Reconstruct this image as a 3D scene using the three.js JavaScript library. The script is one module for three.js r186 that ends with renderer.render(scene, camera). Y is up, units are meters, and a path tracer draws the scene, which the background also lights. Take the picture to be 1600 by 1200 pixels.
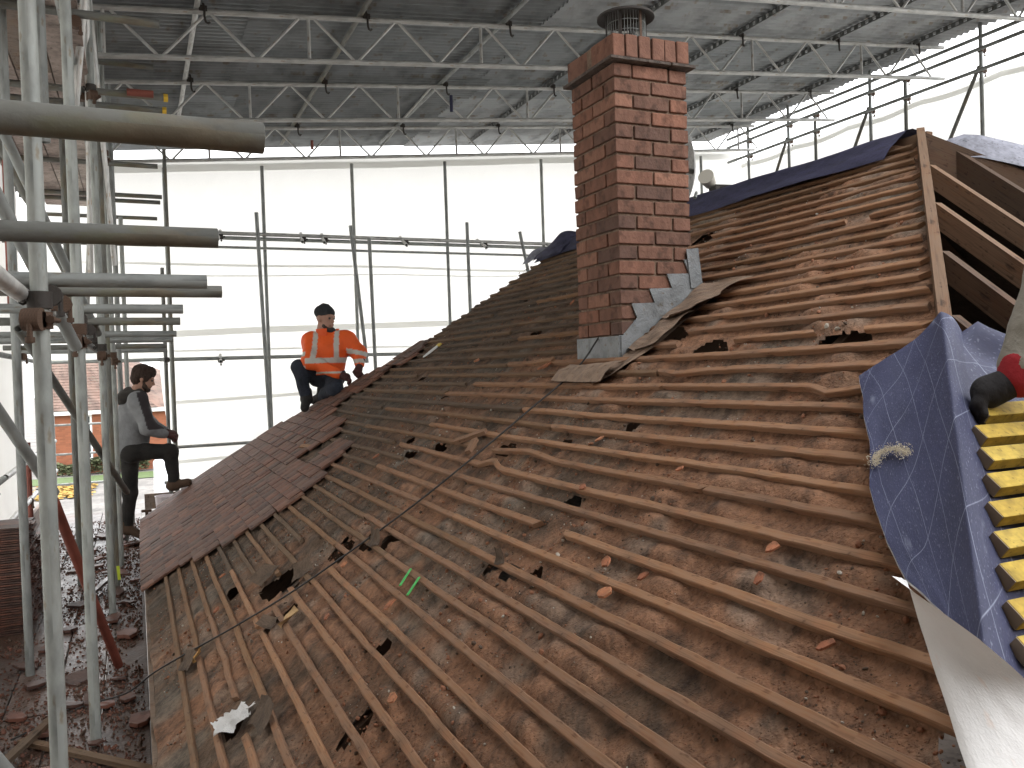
import * as THREE from 'three';
import { mergeGeometries } from 'three/addons/utils/BufferGeometryUtils.js';
import { RoundedBoxGeometry } from 'three/addons/geometries/RoundedBoxGeometry.js';

// ---------------------------------------------------------------- camera, sky, sun, exposure
const scene = new THREE.Scene();
const EYE = 1.45;                                   // eye height above the eave line (y = 0)
const camera = new THREE.PerspectiveCamera(48.89, 4 / 3, 0.05, 400);
camera.rotation.order = 'YXZ';
camera.position.set(0, EYE, 0);
camera.rotation.set(THREE.MathUtils.degToRad(-1.0), THREE.MathUtils.degToRad(-24.0), THREE.MathUtils.degToRad(-1.9));

const renderer = new THREE.WebGLRenderer({ antialias: true });
renderer.toneMapping = THREE.LinearToneMapping;
renderer.toneMappingExposure = 3.8;
renderer.shadowMap.enabled = true;

{ // even white overcast
  const w = 128, h = 64, d = new Float32Array(w * h * 4);
  for (let j = 0; j < h; j++) for (let i = 0; i < w; i++) {
    const el = Math.sin(((j + 0.5) / h - 0.5) * Math.PI);
    const a = (i / w) * Math.PI * 2;
    const cl = 0.04 * Math.sin(a * 3 + el * 5) + 0.03 * Math.sin(a * 7 - el * 9);
    const L = el > 0 ? 0.95 + 0.55 * el + cl : 0.95 - 0.5 * Math.min(1, -el * 4);
    const o = (j * w + i) * 4; d[o] = L * 0.985; d[o + 1] = L; d[o + 2] = L * 1.02; d[o + 3] = 1;
  }
  const t = new THREE.DataTexture(d, w, h, THREE.RGBAFormat, THREE.FloatType);
  t.mapping = THREE.EquirectangularReflectionMapping; t.magFilter = THREE.LinearFilter; t.needsUpdate = true;
  scene.background = t; scene.environment = t;
}
const sun = new THREE.DirectionalLight(0xfff6ea, 0.8);
sun.position.set(-14, 30, -8); sun.castShadow = true; sun.shadow.radius = 45;
sun.shadow.camera.left = -20; sun.shadow.camera.right = 20; sun.shadow.camera.top = 20; sun.shadow.camera.bottom = -20; sun.shadow.camera.far = 90;
scene.add(sun); scene.add(sun.target);

// ---------------------------------------------------------------- helpers
let seed = 1234567;
const rnd = () => { seed |= 0; seed = seed + 0x6D2B79F5 | 0; let t = Math.imul(seed ^ seed >>> 15, 1 | seed); t = t + Math.imul(t ^ t >>> 7, 61 | t) ^ t; return ((t ^ t >>> 14) >>> 0) / 4294967296; };
const rr = (a, b) => a + (b - a) * rnd();
const V = (x, y, z) => new THREE.Vector3(x, y, z);
const hash = (x, y, z) => { let h = Math.imul(x, 374761393) + Math.imul(y, 668265263) + Math.imul(z, 2147483647 ^ 0x5bd1e995) | 0; h = Math.imul(h ^ h >>> 13, 1274126177); return ((h ^ h >>> 16) >>> 0) / 4294967296; };
const sm = (t) => t * t * (3 - 2 * t);
function vn(x, y, z = 0) {                          // smooth value noise 0..1
  const X = Math.floor(x), Y = Math.floor(y), Z = Math.floor(z), a = sm(x - X), b = sm(y - Y), c = sm(z - Z);
  const L = (p, q, t) => p + (q - p) * t;
  return L(L(L(hash(X, Y, Z), hash(X + 1, Y, Z), a), L(hash(X, Y + 1, Z), hash(X + 1, Y + 1, Z), a), b),
    L(L(hash(X, Y, Z + 1), hash(X + 1, Y, Z + 1), a), L(hash(X, Y + 1, Z + 1), hash(X + 1, Y + 1, Z + 1), a), b), c);
}
const fbm = (x, y, z = 0, o = 4) => { let s = 0, a = 0.5, f = 1, n = 0; for (let i = 0; i < o; i++) { s += a * vn(x * f, y * f, z * f + i * 7); n += a; a *= 0.5; f *= 2.03; } return s / n; };
const pn = (x, y, p) => { const X = Math.floor(x), Y = Math.floor(y), a = sm(x - X), b = sm(y - Y), m = (v) => ((v % p) + p) % p; const L = (q, r, t) => q + (r - q) * t; return L(L(hash(m(X), m(Y), p), hash(m(X + 1), m(Y), p), a), L(hash(m(X), m(Y + 1), p), hash(m(X + 1), m(Y + 1), p), a), b); };
const pf = (u, v, p, o = 4, sx = 1) => { let s = 0, a = 0.5, n = 0; for (let i = 0; i < o; i++) { s += a * pn(u * p * sx, v * p, p * Math.max(1, sx)); n += a; a *= 0.55; p *= 2; } return s / n; };
const clamp = (x, a = 0, b = 1) => Math.min(b, Math.max(a, x));
const ss = (a, b, x) => sm(clamp((x - a) / (b - a)));

function tex(n, fn, srgb = true, rep = 1, rep2 = rep) {       // fn(u, v) -> [r, g, b] linear
  const d = new Uint8Array(n * n * 4), enc = (x) => Math.round(255 * (srgb ? Math.pow(clamp(x), 1 / 2.2) : clamp(x)));
  for (let j = 0; j < n; j++) for (let i = 0; i < n; i++) { const c = fn(i / n, j / n), o = (j * n + i) * 4; d[o] = enc(c[0]); d[o + 1] = enc(c[1]); d[o + 2] = enc(c[2]); d[o + 3] = 255; }
  const t = new THREE.DataTexture(d, n, n); t.wrapS = t.wrapT = THREE.RepeatWrapping; t.magFilter = THREE.LinearFilter; t.minFilter = THREE.LinearMipmapLinearFilter; t.generateMipmaps = true;
  if (srgb) t.colorSpace = THREE.SRGBColorSpace; t.repeat.set(rep, rep2); t.needsUpdate = true; return t;
}
const lin = (r, g, b) => new THREE.Color().setRGB(r, g, b);
const mat = (c, rough = 0.9, o = {}) => { const m = new THREE.MeshPhysicalMaterial({ roughness: rough, ...o }); m.color.copy(Array.isArray(c) ? lin(...c) : c); return m; };

const used = {};
const numbered = (n) => { used[n] = (used[n] || 0) + 1; return used[n] === 1 ? n : n + '_' + String(used[n] - 1).padStart(3, '0'); };
const flag = (o) => { o.castShadow = o.receiveShadow = true; return o; };
function thing(name, label, category, pos = [0, 0, 0], group) {
  const g = new THREE.Group(); g.name = numbered(name); g.position.set(...pos); g.userData = { label, category }; if (group) g.userData.group = group; scene.add(g); return g;
}
function part(parent, name, geo, m) {               // geometry in world metres; parent is an unturned group, or a part of one
  const o = flag(new THREE.Mesh(geo, m)); o.name = name; if (parent.isGroup) o.position.sub(parent.position); parent.add(o); return o;
}
function single(name, geo, m, label, category, group, kind) {
  const o = flag(new THREE.Mesh(geo, m)); o.name = numbered(name); if (kind) o.userData.kind = kind; if (label) o.userData.label = label; if (category) o.userData.category = category; if (group) o.userData.group = group; scene.add(o); return o;
}
const uvBox = (g, k = 1) => {                       // box-projected uv in metres
  const p = g.attributes.position, n = g.attributes.normal, u = new Float32Array(p.count * 2);
  for (let i = 0; i < p.count; i++) { const ax = Math.abs(n.getX(i)), ay = Math.abs(n.getY(i)), az = Math.abs(n.getZ(i)); const x = p.getX(i), y = p.getY(i), z = p.getZ(i);
    if (ax >= ay && ax >= az) { u[2 * i] = z * k; u[2 * i + 1] = y * k; } else if (ay >= az) { u[2 * i] = x * k; u[2 * i + 1] = z * k; } else { u[2 * i] = x * k; u[2 * i + 1] = y * k; } }
  g.setAttribute('uv', new THREE.BufferAttribute(u, 2)); return g;
};
const box = (x0, y0, z0, x1, y1, z1) => { const g = new THREE.BoxGeometry(Math.abs(x1 - x0), Math.abs(y1 - y0), Math.abs(z1 - z0)); g.translate((x0 + x1) / 2, (y0 + y1) / 2, (z0 + z1) / 2); return uvBox(g); };
function grid(nu, nv, f, uvf, keep) {               // parametric sheet; f(i, j) -> Vector3
  const p = [], u = [], idx = [];
  for (let j = 0; j <= nv; j++) for (let i = 0; i <= nu; i++) { const q = f(i / nu, j / nv); p.push(q.x, q.y, q.z); const w = uvf ? uvf(i / nu, j / nv) : [i / nu, j / nv]; u.push(w[0], w[1]); }
  for (let j = 0; j < nv; j++) for (let i = 0; i < nu; i++) { if (keep && !keep((i + 0.5) / nu, (j + 0.5) / nv)) continue; const a = j * (nu + 1) + i, b = a + 1, c = a + nu + 1, d = c + 1; idx.push(a, b, d, a, d, c); }
  const g = new THREE.BufferGeometry(); g.setAttribute('position', new THREE.Float32BufferAttribute(p, 3)); g.setAttribute('uv', new THREE.Float32BufferAttribute(u, 2)); g.setIndex(idx); g.computeVertexNormals(); return g;
}
const tubeGeos = {};
function tubeGeo(L, r) {
  const k = L.toFixed(2) + '_' + r; if (tubeGeos[k]) return tubeGeos[k];
  const w = Math.min(0.0045, r * 0.3), g = new THREE.LatheGeometry([new THREE.Vector2(r - w, 0), new THREE.Vector2(r - 0.001, 0), new THREE.Vector2(r, 0.001), new THREE.Vector2(r, L - 0.001), new THREE.Vector2(r - 0.001, L), new THREE.Vector2(r - w, L), new THREE.Vector2(r - w, 0)], r > 0.018 ? 24 : 10);
  const p = g.attributes.position, u = g.attributes.uv; for (let i = 0; i < p.count; i++) u.setXY(i, u.getX(i) * r * 6.28, p.getY(i));
  return tubeGeos[k] = g;
}
const UP = V(0, 1, 0);
function tube(parent, name, a, b, m, r = 0.0242) {
  const A = V(...a), B = V(...b), d = B.clone().sub(A), L = d.length(), o = flag(new THREE.Mesh(tubeGeo(L, r), m)); o.name = name; o.position.copy(A); o.quaternion.setFromUnitVectors(UP, d.normalize());
  if (parent.isGroup) o.position.sub(parent.position); parent.add(o); return o;
}
// ---------------------------------------------------------------- materials
const grain = tex(256, (u, v) => { const a = pf(u, v, 8, 5); return [a, a, a]; }, false);
const woodTex = tex(512, (u, v) => { const a = 0.5 * pf(u, v, 4, 5, 1) + 0.5 * pn(u * 8, v * 128, 128), sp = ss(0.68, 0.86, pf(u, v, 24, 3)), k = 0.5 + 0.85 * a - 0.4 * ss(0.66, 0.9, pf(v, u, 12, 3)), d = ss(0.5, 0.7, pf(u + 0.37, v + 0.11, 6, 4)); return [k * (1 - 0.45 * sp) * (1 + 0.1 * d), k * (1 - 0.5 * sp) * (1 - 0.04 * d), k * (1 - 0.52 * sp) * (1 - 0.14 * d)]; });
const galvTex = tex(512, (u, v) => { const a = 1.5 * pf(u, v, 8, 6) - 0.25, b = pf(v, u, 5, 4), s = ss(0.62, 0.8, pf(u + 0.3, v, 12, 4)); const k = 0.62 + 0.55 * a; return [k * (1 - 0.25 * s), k * (1 - 0.38 * s) * (0.97 + 0.05 * b), k * (1 - 0.5 * s) * (0.95 + 0.08 * b)]; });
const dirtTex = tex(512, (u, v) => { const a = pf(u, v, 6, 6), b = pf(u, v, 40, 3), sp = ss(0.72, 0.84, pf(v + 0.2, u, 60, 2)); const k = (0.36 + 0.85 * a + 0.5 * (b - 0.5)) * (1 - 0.4 * sp); return [k, k, k]; });
const clayTex = tex(512, (u, v) => { const a = pf(u, v, 7, 6), b = pf(v, u, 3, 3), l = ss(0.6, 0.78, pf(v, u, 12, 4)), d = ss(0.6, 0.75, pf(u + 0.5, v, 20, 4)); const k = (0.3 + 1.0 * a) * (1 - 0.5 * d); return [k * (1 - 0.12 * l), k * (0.9 + 0.2 * b) * (1 + 0.06 * l), k * (0.85 + 0.3 * b)]; });
const rep = (t, a, b = a) => { const c = t.clone(); c.repeat.set(a, b); c.needsUpdate = true; return c; };
const galvB = rep(galvTex, 2.5, 1.2), grainB = rep(grain, 3), woodB = rep(woodTex, 1.4, 3), dirtB = rep(dirtTex, 1.2);
const tubeMat = (c, ro = 0.62, me = 0.2) => mat(c, ro, { map: galvB, metalness: me, bumpMap: rep(grain, 8), bumpScale: 0.0008 });
const GALV = [tubeMat([0.34, 0.36, 0.34]), tubeMat([0.27, 0.285, 0.275]), tubeMat([0.42, 0.43, 0.41])];
const dullMat = (c) => mat(c, 0.8, { map: rep(rustTex, 2.2, 1.1), bumpMap: rep(grain, 8), bumpScale: 0.0012 });
const rustTex = tex(512, (u, v) => { const a = pf(u, v, 7, 6), r = ss(0.5, 0.72, pf(v, u + 0.3, 6, 5)), w = ss(0.74, 0.8, pf(u + 0.6, v, 5, 5)), k = 0.45 + 0.85 * a; return [k * (1 + 0.1 * r) + 0.8 * w, k * (1 - 0.06 * r) + 0.74 * w, k * (1 - 0.24 * r) + 0.62 * w]; });
const DULL = [dullMat([0.155, 0.158, 0.145]), dullMat([0.175, 0.176, 0.158])];
const BARE = tubeMat([0.62, 0.62, 0.6], 0.4, 0.4);
const REDP = tubeMat([0.22, 0.06, 0.04], 0.65, 0);
const YELP = tubeMat([0.7, 0.45, 0.04], 0.6, 0);
const IRON = mat([0.05, 0.043, 0.038], 0.7, { metalness: 0.3, bumpMap: grainB, bumpScale: 0.001 });
const RUST = mat([0.12, 0.07, 0.045], 0.85, { map: rep(dirtTex, 6), bumpMap: grainB, bumpScale: 0.001 });
const ALU = mat([0.5, 0.5, 0.48], 0.5, { metalness: 0.2, map: galvB });
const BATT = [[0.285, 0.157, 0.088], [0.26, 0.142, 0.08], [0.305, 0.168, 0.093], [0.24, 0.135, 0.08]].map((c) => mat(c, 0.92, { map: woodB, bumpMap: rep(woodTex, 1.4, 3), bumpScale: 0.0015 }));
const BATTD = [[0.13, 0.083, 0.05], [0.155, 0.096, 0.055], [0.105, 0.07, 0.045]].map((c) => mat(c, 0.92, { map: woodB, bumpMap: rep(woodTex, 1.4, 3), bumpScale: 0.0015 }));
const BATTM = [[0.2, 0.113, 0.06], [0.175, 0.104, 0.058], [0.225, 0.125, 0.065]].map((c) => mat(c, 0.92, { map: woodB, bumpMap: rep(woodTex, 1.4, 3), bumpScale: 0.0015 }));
const TIMBER = [[0.165, 0.1, 0.06], [0.07, 0.042, 0.025], [0.085, 0.05, 0.03]].map((c) => mat(c, 0.9, { map: woodB, bumpMap: rep(woodTex, 1.4, 3), bumpScale: 0.001 }));
const TILE = [[0.16, 0.073, 0.047], [0.18, 0.077, 0.047], [0.13, 0.066, 0.046], [0.15, 0.08, 0.055], [0.2, 0.086, 0.05]].map((c) => mat(c, 0.72, { map: rep(clayTex, 2.2), bumpMap: rep(grain, 5), bumpScale: 0.0018 }));
const CLAY = [[0.38, 0.15, 0.075], [0.32, 0.125, 0.066], [0.42, 0.18, 0.09]].map((c) => mat(c, 0.92, { map: rep(clayTex, 4), bumpMap: rep(grain, 9), bumpScale: 0.001 }));
const WETCLAY = [[0.11, 0.05, 0.036], [0.085, 0.044, 0.034], [0.15, 0.062, 0.042]].map((c) => mat(c, 0.5, { map: rep(clayTex, 3), bumpMap: rep(grain, 9), bumpScale: 0.0015 }));

// ---------------------------------------------------------------- roof geometry of the house
const PIT = THREE.MathUtils.degToRad(35.5), CO = Math.cos(PIT), SI = Math.sin(PIT), GA = 0.1025, S0 = -0.08, SR = 4.374, X0 = 0.09;
const zHip = (s) => -3.02 + 0.72 * (SR - s);         // near hip: where the slope meets the hip end
const farPts = [[-0.1, -9.85], [0.1, -9.85], [0.39, -9.82], [0.85, -9.6], [1.31, -9.28], [1.63, -8.85], [1.96, -8.46], [2.3, -8.0], [2.6, -7.66], [3.24, -7.5], [3.77, -7.3], [4.4, -6.98]];
const pl = (pts, s) => { for (let i = 1; i < pts.length; i++) if (s <= pts[i][0]) { const [a, b] = [pts[i - 1], pts[i]]; return a[1] + (b[1] - a[1]) * clamp((s - a[0]) / (b[0] - a[0])); } return pts[pts.length - 1][1]; };
const zFar = (s) => pl(farPts, s);
const sag = (s, z) => 0.02 * (vn(s * 0.7 + 3, z * 0.6) - 0.5);
const RP = (s, z, n = 0) => { const m = n + sag(s, z); return V(X0 + s * CO - m * SI, s * SI + m * CO, z); };
const ROOF_U = V(CO, SI, 0), ROOF_N = V(-SI, CO, 0);
const tHip = Math.atan(0.8065), HC = Math.cos(tHip), HS = Math.sin(tHip);
const HP = (x, w, n = 0) => V(x, -0.046 + w * HS + n * HC, 0.187 - w * HC + n * HS);   // hip end: w metres up its slope
const wHip = (s) => (0.187 - zHip(s)) / HC;

const house = thing('bungalow', 'brick bungalow with its hipped roof stripped to rows of old brown battens', 'building', [3.6, -2.6, -4.8]);

// holes torn in the old felt: s, z, half size up the slope, half size along it
const HOLES = [[1.17, -3.78, 0.05, 0.06], [1.1, -3.95, 0.04, 0.09], [1.0, -4.18, 0.06, 0.1], [0.72, -4.4, 0.06, 0.16], [0.62, -4.45, 0.05, 0.12], [1.85, -3.69, 0.035, 0.08], [1.284, -2.8, 0.03, 0.035], [1.33, -2.515, 0.025, 0.022], [1.3, -2.66, 0.03, 0.05], [2.1, -2.87, 0.03, 0.03], [1.95, -3.24, 0.025, 0.035], [1.65, -2.74, 0.035, 0.05], [0.61, -2.6, 0.06, 0.045], [0.826, -2.92, 0.032, 0.026], [0.64, -3.95, 0.04, 0.05], [0.54, -3.97, 0.04, 0.05], [2.6, -2.9, 0.06, 0.09], [3.78, -4.2, 0.06, 0.1], [2.61, -2.16, 0.03, 0.1], [0.25, -3.32, 0.045, 0.06], [1.77, -5.0, 0.02, 0.05], [1.77, -4.43, 0.02, 0.05], [1.66, -4.7, 0.02, 0.06], [1.5, -6.05, 0.05, 0.09], [2.4, -6.35, 0.03, 0.06], [2.2, -5.3, 0.02, 0.05], [3.4, -6.2, 0.03, 0.08], [2.9, -5.1, 0.025, 0.06], [2.75, -3.35, 0.045, 0.12], [1.38, -0.98, 0.03, 0.03], [0.45, -4.9, 0.035, 0.05]];
const hole = (s, z) => { let m = 9; for (const [a, b, c, d] of HOLES) { const q = Math.hypot((s - a) / c, (z - b) / d); if (q < m) m = q; } return m + 0.9 * (fbm(s * 22, z * 22, 2, 3) - 0.5); };
const batS = (k) => 0.08 + k * GA;
function hump(s, z) {
  const q = (s - 0.08) / GA, k = Math.floor(q), t = q - k, p = Math.pow(Math.sin(Math.PI * clamp((t - 0.1) / 0.8)), 0.75);
  const a = vn(z * 6.3 + 0.4 * k, k * 0.7 + 4.2), b = vn(z * 11, s * 14, 5);
  return p * (-0.01 + 0.028 * ss(0.34, 0.9, a) * (0.6 + 0.55 * b) + 0.005 * b + 0.003 * vn(z * 38, s * 38, 9)) - 0.0015 + 0.002 * (fbm(z * 25, s * 25, 3, 2) - 0.5);
}
{ // old felt of the main slope
  const nz = 500, ns = 236, pos = [], uv = [], col = [], idx = [], dead = [];
  for (let j = 0; j <= ns; j++) { const s = S0 + (SR - S0) * j / ns; const za = zHip(s), zb = zFar(s);
    for (let i = 0; i <= nz; i++) {
      const z = za + (zb - za) * Math.pow(i / nz, 1.15), p = RP(s, z, hump(s, z)); pos.push(p.x, p.y, p.z); uv.push(z, s);
      // dust and bare felt in noise patches, darker towards the far upper end
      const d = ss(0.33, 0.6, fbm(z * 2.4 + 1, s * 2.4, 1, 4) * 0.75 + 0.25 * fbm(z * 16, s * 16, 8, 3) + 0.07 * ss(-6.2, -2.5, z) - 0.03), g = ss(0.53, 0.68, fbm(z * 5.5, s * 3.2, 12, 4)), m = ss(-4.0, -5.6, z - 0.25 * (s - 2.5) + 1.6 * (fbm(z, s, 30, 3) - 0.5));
      const sp = (0.65 + 0.75 * fbm(z * 40, s * 40, 17, 3)) * (1 - 0.45 * ss(0.6, 0.72, fbm(z * 18, s * 18, 23, 3)));
      let c = [0.135, 0.085, 0.053]; const mix = (q, t) => { c = c.map((x, n) => x + (q[n] - x) * t); };
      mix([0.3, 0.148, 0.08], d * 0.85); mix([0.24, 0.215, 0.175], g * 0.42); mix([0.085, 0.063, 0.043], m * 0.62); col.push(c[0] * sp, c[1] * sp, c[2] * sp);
      dead.push(hole(s, z) < 1 || (s > 2.62 && s < 3.07 && z < -3.6 && z > -3.99));
    } }
  for (let j = 0; j < ns; j++) for (let i = 0; i < nz; i++) { const a = j * (nz + 1) + i, b = a + 1, c = a + nz + 1, e = c + 1; if (!(dead[a] || dead[b] || dead[e])) idx.push(a, b, e); if (!(dead[a] || dead[e] || dead[c])) idx.push(a, e, c); }
  const g = new THREE.BufferGeometry(); g.setAttribute('position', new THREE.Float32BufferAttribute(pos, 3)); g.setAttribute('uv', new THREE.Float32BufferAttribute(uv, 2)); g.setAttribute('color', new THREE.Float32BufferAttribute(col, 3)); g.setIndex(idx); g.computeVertexNormals();
  const m = mat([1, 1, 1], 0.95, { vertexColors: true, map: rep(dirtTex, 2.3), bumpMap: rep(dirtTex, 3.1), bumpScale: 0.008 });
  part(house, 'felt', g, m).userData.label = 'torn old roofing felt covered with orange clay dust';
}
// battens: gaps in a row as [s, zFarEnd, zNearEnd], bends as [s, z, drop, reach]
const GAPS = [[1.85, -4.02, -3.76], [1.51, -2.77, -2.56], [2.6, -3.17, -2.76], [2.63, -2.33, -2.1], [1.4, -0.97, 2], [0.93, -4.77, -4.05], [0.72, -4.55, -4.2], [0.62, -4.6, -4.18], [0.27, -3.5, -3.12], [0.18, -4.45, -4.3], [2.43, -6.5, -6.2], [1.6, -4.75, -4.6], [3.75, -4.5, -4.1], [2.3, -5.2, -5.05], [3.3, -6.5, -6.35], [0.5, -4.05, -3.95], [2.75, -3.56, -3.2], [2.85, -4.1, -3.45], [2.95, -4.1, -3.4], [2.65, -4.1, -3.5], [3.05, -4.08, -3.4], [1.7, -5.2, -5.05], [2.05, -6.4, -6.25], [3.57, -2.9, -2.75]];
const BENDS = [[2.38, -1.97, -0.045, 0.12], [2.48, -2.2, -0.025, 0.2], [1.77, -3.62, 0.035, 0.12], [1.87, -3.4, 0.02, 0.3], [2.7, -2.45, -0.02, 0.2], [2.46, -2.9, -0.03, 0.15], [3.0, -5.6, -0.02, 0.3], [0.3, -4.0, 0.015, 0.2]];
// courses of tile still in place: near edge of each course
const tilePts = [[-0.1, -6.5], [0.29, -6.2], [0.67, -5.92], [1.0, -5.76], [1.52, -5.85], [1.56, -6.75], [1.72, -6.95], [1.78, -7.55], [1.95, -7.72], [2.2, -7.65], [2.44, -7.44], [2.8, -7.25], [2.9, -7.6], [4.4, -7.4]];
const zTile = (s) => pl(tilePts, s);
function batten(s, z0, z1, m, w = 0.034, h = 0.023, ph = rnd() * 50) {
  const n = Math.max(2, Math.round((z1 - z0) / 0.045)), pos = [], uv = [], idx = [], sec = [[-w / 2, 0], [-w / 2, h - 0.003], [-w / 2 + 0.003, h], [w / 2 - 0.003, h], [w / 2, h - 0.003], [w / 2, 0]], tw = rr(-0.05, 0.05), e0 = rr(-0.02, 0.02), e1 = rr(-0.02, 0.02);
  for (let i = 0; i <= n; i++) { let z = z0 + (z1 - z0) * i / n; let so = 0.008 * (vn(z * 1.3, ph) - 0.5) + 0.004 * (vn(z * 6, ph) - 0.5), no = 0.004 * (vn(z * 2.2, ph + 9) - 0.4);
    for (const [a, b, c, d] of BENDS) if (Math.abs(s - a) < GA * 0.5) { const q = Math.max(0, 1 - Math.abs(z - b) / d); so += c * q; no += 0.01 * q; }
    for (const [a, b] of sec) { const zz = z + (i === 0 ? e0 * (a / w * 2) : i === n ? e1 * (a / w * 2) : 0), jt = 0.0028 * (vn(zz * 34, ph + a * 90 + b * 60) - 0.5), p = RP(s + so + a + jt, zz, no + b + a * tw + jt * 0.7); pos.push(p.x, p.y, p.z); } }
  const P = (i, k) => { const o = (i * 6 + k) * 3; return [pos[o], pos[o + 1], pos[o + 2]]; }, out = [], ou = [];
  const quad = (a, b, c, d, u) => { out.push(...a, ...b, ...c, ...a, ...c, ...d); ou.push(...u[0], ...u[1], ...u[2], ...u[0], ...u[2], ...u[3]); };
  for (let i = 0; i < n; i++) for (let k = 0; k < 5; k++) { const za = (z1 - z0) * i / n + ph, zb = (z1 - z0) * (i + 1) / n + ph, v = k * 0.02; quad(P(i, k), P(i, k + 1), P(i + 1, k + 1), P(i + 1, k), [[za, v], [za, v + 0.02], [zb, v + 0.02], [zb, v]]); }
  for (const i of [0, n]) { quad(P(i, 0), P(i, 1), P(i, 4), P(i, 5), [[0, 0], [0, 0.02], [0.03, 0.02], [0.03, 0]]); quad(P(i, 1), P(i, 2), P(i, 3), P(i, 4), [[0, 0], [0, 0.02], [0.03, 0.02], [0.03, 0]]); }
  const g = new THREE.BufferGeometry(); g.setAttribute('position', new THREE.Float32BufferAttribute(out, 3)); g.setAttribute('uv', new THREE.Float32BufferAttribute(ou, 2)); g.computeVertexNormals();
  return part(house, 'batten', g, m);
}
for (let k = 0; k < 42; k++) {
  const s = batS(k), a = Math.max(zFar(s) + 0.03, zTile(s) - 0.25), b = zHip(s) - 0.07;
  let segs = [[a, b]];
  for (const [gs, g0, g1] of GAPS) if (Math.abs(gs - s) < GA * 0.5) segs = segs.flatMap(([p, q]) => g1 <= p || g0 >= q ? [[p, q]] : [[p, g0], [g1, q]].filter(([x, y]) => y - x > 0.12));
  segs = segs.flatMap(([p, q]) => { const L = q - p; if (L < 2.2) return [[p, q]]; const c = p + L * rr(0.3, 0.7); return [[p, c - 0.002], [c + 0.002, q]]; });
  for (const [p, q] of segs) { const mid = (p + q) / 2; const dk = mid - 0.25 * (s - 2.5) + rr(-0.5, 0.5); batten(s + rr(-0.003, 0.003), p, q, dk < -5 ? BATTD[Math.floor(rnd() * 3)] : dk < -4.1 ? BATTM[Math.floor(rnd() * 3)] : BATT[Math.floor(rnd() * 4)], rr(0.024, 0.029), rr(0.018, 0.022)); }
}
for (const [s, z, L, r] of [[1.86, -4.12, 0.2, 0.7], [1.8, -3.98, 0.1, -1.0], [2.52, -4.32, 0.16, 0.3], [1.46, -7.0, 0.25, 0.2]]) {   // short loose lengths
  const o = part(house, 'batten', uvBox(new THREE.BoxGeometry(L, 0.022, 0.034)), BATT[Math.floor(rnd() * 4)]); o.position.add(RP(s, z, 0.035)); o.quaternion.setFromRotationMatrix(new THREE.Matrix4().makeBasis(V(0, 0, -1), ROOF_N, ROOF_U)).multiply(new THREE.Quaternion().setFromAxisAngle(UP, r)).multiply(new THREE.Quaternion().setFromAxisAngle(V(0, 0, 1), 0.1));
}
{ // tiles still laid
  const basis = new THREE.Quaternion().setFromRotationMatrix(new THREE.Matrix4().makeBasis(V(0, 0, -1), ROOF_N, ROOF_U));
  const shape = (w) => { const g = new THREE.BoxGeometry(w, 0.012, 0.2, 4, 1, 3); const p = g.attributes.position; for (let i = 0; i < p.count; i++) p.setY(i, p.getY(i) - 0.9 * (p.getX(i)) ** 2 + 0.002 * (hash(i, 7, 3) - 0.5)); g.computeVertexNormals(); uvBox(g); const u = g.attributes.uv, du = rnd() * 7, dv = rnd() * 7; for (let i = 0; i < u.count; i++) u.setXY(i, u.getX(i) + du, u.getY(i) + dv); return g; };
  const geos = Array.from({ length: 12 }, (_, k) => shape(0.159 + 0.0016 * (k % 3))), spots = [];
  for (let r = 0; r < 29; r++) { const s = S0 - 0.02 + r * GA; const zn = zTile(s + 0.05) + rr(-0.12, 0.12), zf = zFar(s) - 0.02;
    for (let z = zn - (r % 2) * 0.08; z > zf; z -= 0.165) { if (Math.hypot((s - 1.3) / 0.16, (z + 6.55) / 0.3) < 1 || Math.hypot((s - 1.05) / 0.07, (z + 6.95) / 0.2) < 1) continue; spots.push([s, z - 0.082]); } }
  spots.sort((p, q) => (p[1] < q[1] ? 1 : -1));
  const rest = [];
  spots.forEach(([s, z], i) => {
    const q = basis.clone().multiply(new THREE.Quaternion().setFromEuler(new THREE.Euler(0.085 + rr(-0.02, 0.02), rr(-0.02, 0.02), rr(-0.012, 0.012)))), p = RP(s + 0.1, z, 0.034 + rr(-0.002, 0.003)), g = geos[Math.floor(rnd() * 12)], m = TILE[Math.floor(rnd() * 5)];
    if (i < 298) { const o = part(house, 'roof_tile', g, m); o.position.add(p); o.quaternion.copy(q); }
    else rest.push(g.clone().applyQuaternion(q).translate(p.x, p.y, p.z));
  });
  if (rest.length) part(house, 'roof_tiles', mergeGeometries(rest), TILE[0]).userData.kind = 'stuff';
}
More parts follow.
